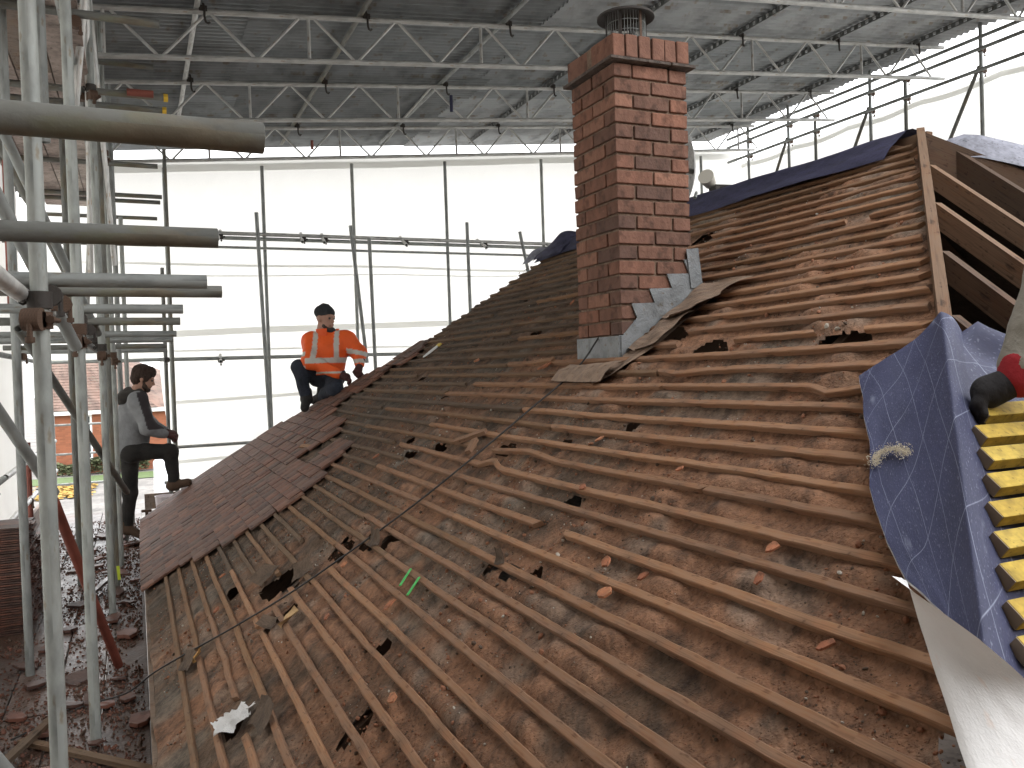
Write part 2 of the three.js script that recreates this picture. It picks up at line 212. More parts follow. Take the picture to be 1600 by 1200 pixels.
{ // rafters, hip rafter, hip end, the slopes out of sight, walls
  const ray = (a, b, w, d, name, m) => { // timber from a to b, width w across, depth d below the line
    const A = a, B = b, L = A.distanceTo(B), g = uvBox(new THREE.BoxGeometry(L, d, w)); const x = B.clone().sub(A).normalize(), z = V(0, 1, 0).cross(x).normalize().multiplyScalar(-1), y = z.clone().cross(x);
    const o = part(house, name, g, m); o.quaternion.setFromRotationMatrix(new THREE.Matrix4().makeBasis(x, y, z)); o.position.add(A.clone().add(B).multiplyScalar(0.5)).addScaledVector(y, -d / 2); return o; };
  for (let z = -1.4; z > -9.4; z -= 0.42) { let st = S0; while (st < SR && zHip(st) < z + 0.05) st += 0.05; let lo = S0, hi = SR - 0.05; for (let s = S0; s < SR; s += 0.05) { if (z < zHip(s) && z > zFar(s)) { lo = Math.min(lo, s); hi = s; } }
    hi = Math.min(SR - 0.05, S0 + Math.min(SR - S0, Math.max(0.4, (SR - S0) - Math.max(0, (z + 3.02) / 0.72) - 0.2))); if (z < -7) hi = Math.min(hi, 2.2 - (z + 8.2) * -1.1); if (hi - S0 > 0.5) ray(RP(S0, z, -0.03), RP(hi, z, -0.03), 0.045, 0.1, 'rafter', TIMBER[1]); }
  ray(RP(2.45, zHip(2.45), 0.0), RP(S0, zHip(S0), 0.0), 0.036, 0.2, 'hip_rafter', TIMBER[1]); ray(RP(SR, zHip(SR), 0.06), RP(2.44, zHip(2.44), 0.06), 0.036, 0.24, 'hip_rafter', TIMBER[0]).userData.label = 'sawn hip board at the edge of the battened slope';
  for (let x = 3.36; x > 0.6; x -= 0.35) { const s = (x - X0) / CO, w = wHip(s); ray(HP(x, w - 0.02, 0), HP(x, 0, 0), 0.04, 0.08, 'jack_rafter', TIMBER[(x * 10 | 0) % 3]); }
  for (let x = 3.75; x < 6.4; x += 0.4) { const w = wHip(SR) - (x - 3.65) * 0.98; ray(HP(x, w, 0), HP(x, 0, 0), 0.045, 0.11, 'jack_rafter', TIMBER[(x * 10 | 0) % 3]); }
  const apex = RP(SR, -3.02, 0.03), R2 = V(7.2, -0.05, 0.19); ray(apex, R2, 0.04, 0.2, 'hip_rafter', TIMBER[2]);
  ray(RP(SR + 0.02, -3.0, 0.02), RP(SR + 0.02, -7.0, 0.02), 0.04, 0.2, 'ridge_board', TIMBER[0]);
  for (let z = -3.4; z > -7; z -= 0.42) ray(V(3.68, 2.5, z), V(7.2, -0.05, z), 0.045, 0.1, 'rafter', TIMBER[1]);
  const FELTD = mat([0.07, 0.055, 0.043], 0.95, { map: dirtB, bumpMap: grainB, bumpScale: 0.003 });
  part(house, 'rear_felt', grid(20, 10, (u, v) => V(3.68 + 3.52 * v, 2.53 - 2.58 * v + 0.01 * vn(u * 9, v * 9), -3.02 + 3.2 * v * (1 - u) - (4 + 2.8 * v) * u), (u, v) => [u * 7, v * 4], (u, v) => !(Math.hypot((u - 0.1) * 9, (v - 0.35) * 5) < 0.5 && vn(u * 30, v * 14) > 0.55)), FELTD);
  part(house, 'far_felt', grid(12, 8, (u, v) => { const s = S0 + (SR - S0) * u, p = RP(s, zFar(s) + 0.01, 0), x1 = -0.03 + 7.2 * u; return V(p.x + (x1 - p.x) * v, p.y * (1 - v) - 0.05 * v, p.z * (1 - v) - 10.1 * v); }, (u, v) => [u * 5, v * 4]), FELTD);
  part(house, 'ceiling', box(0.2, -0.02, -9.8, 7.1, 0.02, 0.0), mat([0.16, 0.13, 0.11], 0.95, { map: dirtB }));
  const WALL = mat([0.26, 0.12, 0.08], 0.9, { map: clayTex, bumpMap: grainB, bumpScale: 0.004 });
  part(house, 'wall', box(0.3, -2.6, -9.6, 0.52, -0.03, -0.1), WALL); part(house, 'wall', box(6.7, -2.6, -9.6, 6.92, -0.03, -0.1), WALL); part(house, 'wall', box(0.53, -2.6, -0.32, 6.69, -0.03, -0.1), WALL); part(house, 'wall', box(0.53, -2.6, -9.6, 6.69, -0.03, -9.38), WALL);
  part(house, 'fascia', box(0.005, -0.24, -9.85, 0.027, -0.05, 0.1), mat([0.17, 0.12, 0.085], 0.85, { map: woodB })).userData.label = 'thin weathered fascia board along the eave';
  part(house, 'soffit', box(0.028, -0.2, -9.8, 0.3, -0.19, 0.1), TIMBER[1]);
}
// new yellow battens on the hip end
{
  const YB = [[0.62, 0.42, 0.055], [0.58, 0.385, 0.05], [0.66, 0.46, 0.075]].map((c) => mat(c, 0.75, { map: rep(dirtTex, 1.7), bumpMap: rep(woodTex, 1.4, 3), bumpScale: 0.0008 }));
  const ENDM = mat([0.3, 0.24, 0.17], 0.9);
  const ends = [2.09, 2.012, 1.942, 1.875, 1.8, 1.727, 1.655, 1.58, 1.51];
  ends.forEach((w, i) => { const s = SR - (w - (0.187 + 3.02) / HC) * -1 * HC / 0.72; const xh = X0 + (SR - ((0.187 + 3.02) / HC - w) * HC / 0.72) * CO; const x0 = xh - 0.01 + rr(-0.008, 0.012), L = 1.5 + rr(0, 0.3);
    const g = uvBox(new RoundedBoxGeometry(L, 0.03, 0.044, 1, 0.0015)); const o = part(house, 'new_batten', g, YB[i % 3]); o.userData.label = 'new yellow treated batten'; const c = HP(x0 + L / 2, w, 0.05); o.position.add(c); o.quaternion.setFromRotationMatrix(new THREE.Matrix4().makeBasis(V(1, 0, 0), V(0, HC, HS), V(0, -HS, HC))).multiply(new THREE.Quaternion().setFromAxisAngle(UP, rr(-0.006, 0.006)));
    const e = flag(new THREE.Mesh(new THREE.BoxGeometry(0.002, 0.028, 0.042), ENDM)); e.name = 'end_grain'; e.position.set(-L / 2 - 0.0012, 0, 0); o.add(e); });
}
// ---------------------------------------------------------------- roofing membrane
const memTex = (() => {                              // woven blue face with pale printed lines, 1.2 m square
  const n = 1024, d = new Uint8Array(n * n * 4);
  const base = (u, v) => { const a = pf(u, v, 10, 5), b = pn(u * 256, v * 256, 256); return 0.75 + 0.4 * a + 0.16 * (b - 0.5); };
  for (let j = 0; j < n; j++) for (let i = 0; i < n; i++) { const u = i / n, v = j / n; let k = base(u, v), r = 0.036 * k, g = 0.04 * k, b = 0.095 * k;
    const wv = 0.02 * Math.sin(u * 18.85) + 0.014 * Math.sin(v * 25.13 + 2), q1 = ((u * 0.9 + v * 1.6 + wv) * 5) % 1, q2 = ((u * 1.9 - v * 0.75 + wv + 5) * 4) % 1; let l = Math.max(1 - Math.abs(q1 - 0.5) / 0.01, 1 - Math.abs(q2 - 0.5) / 0.011, 0); l *= 0.45 + 0.35 * pn(u * 60, v * 60, 60);
    const dust = ss(0.72, 0.86, pf(u, v, 9, 5)) * 0.35 + ss(0.82, 0.9, pn(u * 400, v * 400, 400)) * 0.25; l = Math.max(l, dust);
    r += (0.4 - r) * l; g += (0.44 - g) * l; b += (0.55 - b) * l; const o = (j * n + i) * 4, e = (x) => Math.round(255 * Math.pow(clamp(x), 1 / 2.2)); d[o] = e(r); d[o + 1] = e(g); d[o + 2] = e(b); d[o + 3] = 255; }
  const t = new THREE.DataTexture(d, n, n); t.wrapS = t.wrapT = THREE.RepeatWrapping; t.magFilter = THREE.LinearFilter; t.minFilter = THREE.LinearMipmapLinearFilter; t.generateMipmaps = true; t.colorSpace = THREE.SRGBColorSpace; t.needsUpdate = true; return t;
})();
const BLUE = mat([1, 1, 1], 0.7, { map: rep(memTex, 1 / 1.7), bumpMap: rep(grain, 14), bumpScale: 0.0006, sheen: 0.25 });
const BLUEP = mat([0.05, 0.048, 0.095], 0.7, { map: rep(dirtTex, 2), bumpMap: rep(grain, 6), bumpScale: 0.001 });
const WHITEB = mat([0.8, 0.78, 0.76], 0.8, { map: tex(256, (u, v) => { const k = 0.93 + 0.07 * pf(u, v, 6, 4), s = ss(0.66, 0.82, pf(u, v, 5, 5)) * 0.22; return [k, k * (1 - s * 0.35), k * (1 - s * 0.55)]; }, true, 2), bumpMap: rep(grain, 12), bumpScale: 0.0005 });
const GREYM = mat([0.3, 0.305, 0.36], 0.65, { map: rep(dirtTex, 1.5), bumpMap: rep(grain, 6), bumpScale: 0.001 });
{
  const mem = thing('roofing_membrane', 'blue roofing membrane draped over the hip with its corner folded back white', 'membrane', [1.7, 1.1, -1.5]);
  const L = [[2.326, -1.858], [2.179, -1.737], [2.051, -1.626], [1.893, -1.503], [1.731, -1.334], [1.655, -1.235]], H = [2.57, 2.42, 2.22, 2.0, 1.76, 1.52];
  const at = (A, v) => { const q = v * (A.length - 1), i = Math.min(A.length - 2, Math.floor(q)), t = q - i; return Array.isArray(A[0]) ? A[i].map((x, k) => x + (A[i + 1][k] - x) * t) : A[i] + (A[i + 1] - A[i]) * t; };
  const f = (off) => (u, v) => {
    const [ls, lz] = at(L, v), hs = at(H, v), hz = zHip(hs), hp = RP(hs, hz, 0.098), w = (0.187 - hz) / HC, wob = 0.012 * (fbm(u * 7, v * 6, 3, 3) - 0.5) + 0.006 * Math.sin(u * 14 + v * 5) * (1 - v) ;
    let p; if (u < 0.44) { const t = u / 0.44, edge = 0.05 + 0.018 * (1 - t) * vn(v * 7, 3); p = RP(ls + (hs - ls) * t, lz + (hz - lz) * t, edge + 0.048 * t * t * t); }
    else if (u < 0.56) { const t = (u - 0.44) / 0.12, b = HP(hp.x + 0.05, w - 0.015, 0.03); p = hp.clone().lerp(b, t); p.addScaledVector(V(-0.3, 0.8, 0.5), 0.012 * Math.sin(Math.PI * t)); }
    else { const t = (u - 0.56) / 0.44, rise = 0.03 * ss(0.12, 0, v) * Math.sin(t * 9 + 1); p = HP(hp.x + 0.05 + 1.6 * t, w - 0.015 - 0.07 * ss(0, 0.12, t) * (1 - v), 0.03 - 0.022 * ss(0, 0.06, t) + rise + 0.02 * ss(0.1, 0, v)); }
    const k = u < 0.5 ? wob : wob * ss(0.16, 0, v); p.y += k + off; p.z += k * 0.5; return p; };
  part(mem, 'blue_face', grid(90, 60, f(0), (u, v) => [u * 1.9, v * 0.95]), BLUE);
  part(mem, 'white_backing', grid(60, 40, f(-0.005), (u, v) => [u * 1.9, v * 0.95], (u) => u < 0.5), WHITEB);
  const F = [[1.645, -1.225], [1.545, -1.125], [1.445, -1.02], [1.335, -0.905], [1.25, -0.82], [1.1, -0.68]], E = [[1.345, 1.02, -1.215], [1.25, 0.982, -0.955], [1.275, 0.932, -0.897], [1.305, 0.866, -0.816], [1.32, 0.8, -0.74], [1.33, 0.7, -0.64]];
  part(mem, 'folded_flap', grid(24, 40, (u, v) => { const [s, z] = at(F, v), a = RP(s, z, 0.06), b = V(...at(E, v)), p = a.lerp(b, u); p.addScaledVector(V(-0.35, 0.8, 0.45), 0.012 * Math.sin(Math.PI * Math.sqrt(u)) * (0.25 + v) + 0.006 * (fbm(u * 5, v * 9, 4, 3) - 0.5)); return p; }, (u, v) => [u * 0.6, v]), WHITEB);
}
{
  const mem = thing('ridge_membrane', 'dark blue membrane strip lapped over the ridge behind the chimney', 'membrane', [3.65, 2.4, -5]);
  const lower = (z) => 4.15 + 0.06 * (fbm(z * 1.3, 2, 1, 3) - 0.5) + 0.12 * ss(-5.7, -5.0, z) * 0 - 0.04 * ss(-6.3, -6.9, z);
  part(mem, 'strip', grid(120, 16, (u, v) => { const z = -3.1 - 4.0 * u; const bump = 0.035 * (fbm(z * 2.2, v * 3, 7, 3) - 0.35); if (v < 0.6) { const t = v / 0.6; return RP(lower(z) + (SR + 0.02 - lower(z)) * t, z, 0.032 + 0.04 * t + bump); } const t = (v - 0.6) / 0.4, r = RP(SR + 0.02, z, 0.072 + bump); return V(r.x + 0.5 * t, r.y - 0.3 * t * t, z); }, (u, v) => [u * 4, v]), BLUEP);
  const m2 = thing('ridge_membrane', 'pale grey membrane draped over the top of the hip at the right', 'membrane', [3.9, 2.4, -2.6]);
  part(m2, 'strip', grid(40, 24, (u, v) => { const a = V(3.62, 2.5, -3.1), b = V(5.4, 1.27, -1.28), p = a.clone().lerp(b, u), x = v * 0.72 - 0.13; p.addScaledVector(V(0.72, 0, -0.72), (x < 0 ? 0.4 : 0.85) * x); p.y += (x < 0 ? 0.8 * x : 0) + 0.15 * ss(0, 0.12, u) + 0.07 * Math.sin(u * 5.2) - 0.5 * x * x - 0.15 * Math.abs(x) + 0.03 * (fbm(u * 5, v * 5, 2, 3) - 0.5); return p; }, (u, v) => [u * 2.5, v]), GREYM);
  const m3 = thing('ridge_membrane', 'blue and white membrane end poking up left of the chimney', 'membrane', [3.6, 2.5, -7.1]);
  part(m3, 'strip', grid(16, 10, (u, v) => { const p = RP(4.15 + 0.3 * v, -6.6 - 0.55 * u, 0.05 + 0.08 * Math.sin(u * 3) * v + 0.02 * vn(u * 4, v * 4)); return p; }, (u, v) => [u, v]), BLUEP);
  part(m3, 'white_corner', grid(8, 8, (u, v) => RP(4.12 + 0.26 * v * (1 - 0.6 * u), -7.16 - 0.17 * u, 0.055 + 0.05 * Math.sin(u * 2.5) * v)), GREYM);
}
// ---------------------------------------------------------------- chimney
{
  const cx0 = 2.19, cx1 = 2.62, cz1 = -3.575, cz0 = -4.01, top = 2.94, ch = 0.0745, bh = 0.0645;
  const chim = thing('chimney', 'red brick chimney stack with sooty bricks and stepped lead flashing', 'chimney', [2.405, 1.3, -3.79]);
  const brickTex = tex(512, (u, v) => { const a = pf(u, v, 8, 5), b = ss(0.5, 0.72, pf(u + 0.4, v + 0.2, 5, 4)), s = ss(0.7, 0.85, pf(v, u, 14, 3)); const k = (0.65 + 0.55 * a) * (1 - 0.42 * b); return [k + 0.25 * s, k * 0.98 + 0.28 * s, k * 0.97 + 0.28 * s]; });
  const BR = [[0.265, 0.124, 0.08], [0.23, 0.11, 0.073], [0.285, 0.143, 0.095], [0.205, 0.102, 0.07], [0.155, 0.082, 0.058], [0.125, 0.07, 0.052], [0.185, 0.093, 0.063]].map((c, i) => mat(c, 0.92, { map: (() => { const t = rep(brickTex, 2.6); t.offset.set(i * 0.31, i * 0.17); return t; })(), bumpMap: rep(grain, 8), bumpScale: 0.004 }));
  const MORT = mat([0.24, 0.165, 0.115], 0.95, { map: rep(dirtTex, 3), bumpMap: rep(grain, 9), bumpScale: 0.004 });
  const bg = {}; const brickGeo = (w, h, d) => { const k = [w, h, d].map((x) => x.toFixed(3)).join(); if (!bg[k]) { const g = new RoundedBoxGeometry(w, h, d, 2, 0.006); const p = g.attributes.position; for (let i = 0; i < p.count; i++) { const x = p.getX(i), y = p.getY(i), z = p.getZ(i), q = 0.0035 * (vn(x * 30 + 9, y * 40, z * 30) - 0.5); p.setXYZ(i, x + Math.sign(x) * q, y + 0.5 * q, z + Math.sign(z) * q); } bg[k] = uvBox(g); } return bg[k]; };
  const brick = (x, y, z, w, h, d, m) => { const o = part(chim, 'brick', brickGeo(w, h, d), m); o.position.add(V(x + rr(-0.002, 0.002), y + rr(-0.0015, 0.0015), z + rr(-0.002, 0.002))); o.rotation.set(rr(-0.008, 0.008), rr(-0.012, 0.012) + (rnd() < 0.5 ? Math.PI : 0), rr(-0.008, 0.008)); };
  const W = cx1 - cx0, D = cz0 - cz1, j = 0.01, hw = 0.1025;
  const pick = (front) => BR[front ? (rnd() < 0.8 ? 4 + Math.floor(rnd() * 3) : [3, 1, 3][Math.floor(rnd() * 3)]) : (rnd() < 0.15 ? 6 : Math.floor(rnd() * 4))];
  for (let r = 0; r < 25; r++) {
    const y = top - r * ch - ch / 2, A = r % 2 === 0;
    if (A) { const l = (W, D0) => 0; const L = (Math.abs(D) - j) / 2;
      for (const [x, s] of [[cx0 + hw / 2, 0], [cx1 - hw / 2, 1]]) for (const k of [0, 1]) brick(x, y, cz1 - L / 2 - k * (L + j), hw, bh, L, pick(k === 0 && rnd() < 0.8));
      const m = W - 2 * hw - 2 * j; for (const z of [cz1 - hw / 2, cz0 + hw / 2]) brick((cx0 + cx1) / 2, y, z, m, bh, hw, pick(z > -3.8));
    } else { const L = (W - j) / 2;
      for (const z of [cz1 - hw / 2, cz0 + hw / 2]) for (const k of [0, 1]) brick(cx0 + L / 2 + k * (L + j), y, z, L, bh, hw, pick(z > -3.8 && (k === 0 || rnd() < 0.7)));
      const m = Math.abs(D) - 2 * hw - 2 * j; for (const x of [cx0 + hw / 2, cx1 - hw / 2]) brick(x, y, (cz0 + cz1) / 2, hw, bh, m, pick(false)); }
  }
  part(chim, 'mortar', box(cx0 + 0.012, top - 25 * ch, cz0 + 0.012, cx1 - 0.012, top - 0.004, cz1 - 0.012), MORT);
  // projecting creasing course and the bricks on edge above it
  const SL = mat([0.15, 0.115, 0.095], 0.9, { map: rep(dirtTex, 3), bumpMap: rep(grain, 8), bumpScale: 0.004 });
  for (const [x0, x1, z0, z1] of [[cx0 - 0.035, cx0 + 0.18, cz0 - 0.03, cz1 + 0.035], [cx0 + 0.182, cx0 + 0.32, cz0 - 0.03, cz1 + 0.03], [cx0 + 0.322, cx1 + 0.035, cz0 - 0.03, cz1 + 0.037]]) part(chim, 'creasing_slate', uvBox(new RoundedBoxGeometry(x1 - x0, 0.017, z1 - z0, 1, 0.004)), SL).position.add(V((x0 + x1) / 2, top + 0.012 + rr(-0.002, 0.002), (z0 + z1) / 2));
  const ty = top + 0.022 + 0.056, n = 6, sw = (W + 0.02) / n;
  for (let i = 0; i < n; i++) for (const z of [cz1 - 0.1, cz0 + 0.1]) brick(cx0 - 0.012 + sw * (i + 0.5), ty + (i % 3) * 0.002, z + (z > -3.8 ? 0.012 : -0.01), sw - 0.005, 0.112, 0.212, BR[[1, 3, 6, 3][Math.floor(rnd() * 4)]]);
  part(chim, 'mortar', box(cx0 - 0.006, top + 0.022, cz0 - 0.004, cx1 + 0.002, top + 0.131, cz1 + 0.003), MORT);
  // lead: stepped flashing on the near face, front apron, corner piece, wing dressed over the slope
  const LEAD = mat([0.22, 0.232, 0.238], 0.5, { metalness: 0.25, map: rep(galvTex, 3), bumpMap: rep(dirtTex, 3), bumpScale: 0.004 });
  const LEADD = mat([0.3, 0.21, 0.15], 0.7, { metalness: 0.1, map: rep(galvTex, 2), bumpMap: rep(dirtTex, 3), bumpScale: 0.004 });
  const tanp = Math.tan(PIT), roofY = (x) => (x - X0) * tanp, sh = new THREE.Shape(); sh.moveTo(cx0 - 0.03, roofY(cx0) - 0.02); sh.lineTo(cx1 + 0.03, roofY(cx1) - 0.0);
  const jy = (i) => top - ch * i; let i0 = 0; while (jy(i0) > roofY(cx1) + 0.19) i0++;
  sh.lineTo(cx1 + 0.02, jy(i0) + 0.006); let x = cx1 - 0.055; sh.lineTo(x, jy(i0) + 0.006); for (let i = i0 + 1; jy(i) > roofY(cx0) + 0.05; i++) { sh.lineTo(x + 0.03, jy(i) + 0.01); x -= 0.106; if (x < cx0 + 0.05) { break; } sh.lineTo(x, jy(i) + 0.006); }
  sh.lineTo(cx0 + 0.002, roofY(cx0) + 0.1); sh.lineTo(cx0 - 0.02, roofY(cx0) + 0.1); sh.closePath();
  const fl = new THREE.ExtrudeGeometry(sh, { depth: 0.004, bevelEnabled: true, bevelSize: 0.001, bevelThickness: 0.001, bevelSegments: 1 }); fl.translate(0, 0, cz1 + 0.006); part(chim, 'step_flashing', uvBox(fl), LEAD);
  part(chim, 'corner_flashing', uvBox(new RoundedBoxGeometry(0.075, 0.2, 0.005, 1, 0.002)), LEAD).position.add(V(cx1 + 0.005, roofY(cx1) + 0.13, cz1 + 0.016)); chim.children[chim.children.length - 1].rotation.z = 0.12;
  part(chim, 'apron_flashing', box(cx0 - 0.014, roofY(cx0) - 0.04, cz0, cx0 - 0.008, roofY(cx0) + 0.1, cz1 + 0.02), LEAD);
  const wing = (s0, s1, o0, o1, n0, lift, sd) => part(chim, 'lead_wing', grid(30, 8, (u, v) => { const s = s0 + (s1 - s0) * u, e = (o0 + (o1 - o0) * u) * (0.9 + 0.2 * vn(u * 5, sd)) * ss(-0.15, 0.12, u) * ss(1.2, 0.9, u); return RP(s - 0.04 * v, cz1 + 0.004 + e * v, n0 + lift * v * (0.4 + 0.9 * vn(u * 3, sd + 4)) + 0.006 * Math.sin(v * 7 + u * 9)); }, (u, v) => [u, v * 0.3]), LEADD);
  wing(2.36, 3.12, 0.15, 0.3, 0.01, 0.035, 1); wing(2.62, 2.94, 0.26, 0.33, 0.02, 0.04, 2); wing(2.86, 3.18, 0.3, 0.48, 0.022, 0.045, 3);
  part(chim, 'lead_wing', grid(14, 8, (u, v) => RP(2.5 - 0.17 * v - 0.03 * u * (1 - v), cz1 + 0.16 - 0.5 * u, 0.035 + 0.02 * Math.sin(v * 3) + 0.012 * vn(u * 6, v * 4)), (u, v) => [u, v * 0.3]), LEADD);
  // cowl
  const cowl = thing('chimney_cowl', 'dark rusty round cowl with a wire guard on the chimney top', 'cowl', [2.405, 3.065, -3.79]);
  const cd = new THREE.LatheGeometry([new THREE.Vector2(0.001, 0.035), new THREE.Vector2(0.08, 0.026), new THREE.Vector2(0.148, 0.0), new THREE.Vector2(0.15, -0.012), new THREE.Vector2(0.146, -0.012), new THREE.Vector2(0.08, 0.012), new THREE.Vector2(0.001, 0.02)], 32); cd.translate(2.405, 3.265, -3.79); part(cowl, 'cap', cd, IRON);
  const pot = new THREE.CylinderGeometry(0.1, 0.1, 0.03, 24, 1, true); pot.translate(2.405, 3.08, -3.79); part(cowl, 'collar', pot, IRON);
  const wires = []; for (let i = 0; i < 40; i++) { const a = i / 40 * 6.283, w = new THREE.CylinderGeometry(0.0016, 0.0016, 0.2, 4); w.translate(2.405 + 0.1 * Math.cos(a), 3.165, -3.79 + 0.1 * Math.sin(a)); wires.push(w); }
  for (const yy of [3.12, 3.17, 3.22]) { const w = new THREE.TorusGeometry(0.1, 0.002, 4, 32); w.rotateX(Math.PI / 2); w.translate(2.405, yy, -3.79); wires.push(w); }
  part(cowl, 'wire_guard', mergeGeometries(wires.map((w) => w.toNonIndexed())), GALV[1]);
  for (const a of [0.3, 1.35, 2.4, 3.4, 4.5, 5.5]) { const w = new THREE.BoxGeometry(0.016, 0.2, 0.004); w.rotateY(-a + Math.PI / 2); w.translate(2.405 + 0.106 * Math.cos(a), 3.165, -3.79 + 0.106 * Math.sin(a)); part(cowl, 'strap', w, Math.abs(a - 1.35) < 0.1 ? RUST : IRON); }
  // satellite dish behind
  const dish = thing('satellite_dish', 'pale satellite dish on the far side of the chimney', 'satellite dish', [2.65, 2.6, -4.05]);
  const dg = new THREE.SphereGeometry(0.5, 28, 8, 0, 6.2832, 0, 0.5); dg.translate(0, -0.47, 0); dg.rotateX(Math.PI / 2); dg.scale(0.8, 0.85, 0.8); const dm = part(dish, 'reflector', dg, mat([0.5, 0.49, 0.47], 0.6, { side: THREE.DoubleSide, map: rep(dirtTex, 2) })); dm.position.add(V(3.09, 2.62, -4.22)); dm.rotation.y = 1.25;
  tube(dish, 'bracket', [2.62, 2.6, -3.96], [3.1, 2.6, -4.2], GALV[1], 0.016); tube(dish, 'feed_arm', [3.13, 2.45, -4.22], [3.35, 2.55, -4.5], GALV[1], 0.01);
  const fl2 = thing('floodlight', 'small pale lamp head clipped on the ridge right of the chimney', 'lamp', [3.7, 2.6, -4.75]);
  const lh = new THREE.CylinderGeometry(0.055, 0.04, 0.1, 16); lh.rotateZ(1.2); lh.rotateY(0.6); lh.translate(3.66, 2.71, -4.78); part(fl2, 'lamp_head', lh, mat([0.45, 0.42, 0.36], 0.6)); part(fl2, 'bracket', box(3.68, 2.56, -4.8, 3.76, 2.66, -4.72), IRON); tube(fl2, 'arm', [3.7, 2.66, -4.76], [3.86, 2.63, -4.6], IRON, 0.02);
}
// ---------------------------------------------------------------- scaffolding
const couplerGeo = (() => { const a = new THREE.CylinderGeometry(0.034, 0.034, 0.05, 12), b = a.clone().rotateZ(Math.PI / 2).translate(0, 0, 0.05), c = new THREE.BoxGeometry(0.05, 0.046, 0.045).translate(0, 0, 0.025), d = new THREE.CylinderGeometry(0.008, 0.008, 0.06, 6).rotateX(Math.PI / 2).translate(0.043, 0, 0.01), e = new THREE.CylinderGeometry(0.013, 0.013, 0.016, 6).rotateX(Math.PI / 2).translate(0.043, 0, 0.035), f = new THREE.CylinderGeometry(0.008, 0.008, 0.06, 6).translate(0, -0.04, 0.075), g = new THREE.CylinderGeometry(0.013, 0.013, 0.016, 6).translate(0, -0.06, 0.075); return mergeGeometries([a, b, c, d, e, f, g].map((x) => x.toNonIndexed())); })();
function coupler(parent, x, y, z, ry = 0, m = RUST) { const o = flag(new THREE.Mesh(couplerGeo, m)); o.name = 'coupler'; o.position.set(x, y, z).sub(parent.position); o.rotation.y = ry; parent.add(o); return o; }
const pickOf = (a) => a[Math.floor(rnd() * a.length)];
const BOARD = [[0.2, 0.155, 0.125], [0.17, 0.13, 0.11], [0.23, 0.175, 0.14]].map((c) => mat(c, 0.85, { map: rep(woodTex, 3, 1.2), bumpMap: rep(woodTex, 3, 1.2), bumpScale: 0.002 }));
const PALEB = [[0.46, 0.37, 0.33], [0.4, 0.32, 0.28], [0.5, 0.42, 0.37]].map((c) => mat(c, 0.9, { map: rep(dirtTex, 0.8), bumpMap: rep(woodTex, 3, 1.2), bumpScale: 0.001 }));
const WETB = [[0.085, 0.048, 0.034], [0.1, 0.058, 0.042], [0.07, 0.042, 0.032]].map((c) => mat(c, 0.46, { map: rep(dirtTex, 0.9), roughnessMap: tex(256, (u, v) => { const a = 0.45 + 0.9 * pf(u, v, 5, 5); return [a, a, a]; }, false, 1.4), bumpMap: rep(dirtTex, 2), bumpScale: 0.004 }));
const DECK = -0.23;
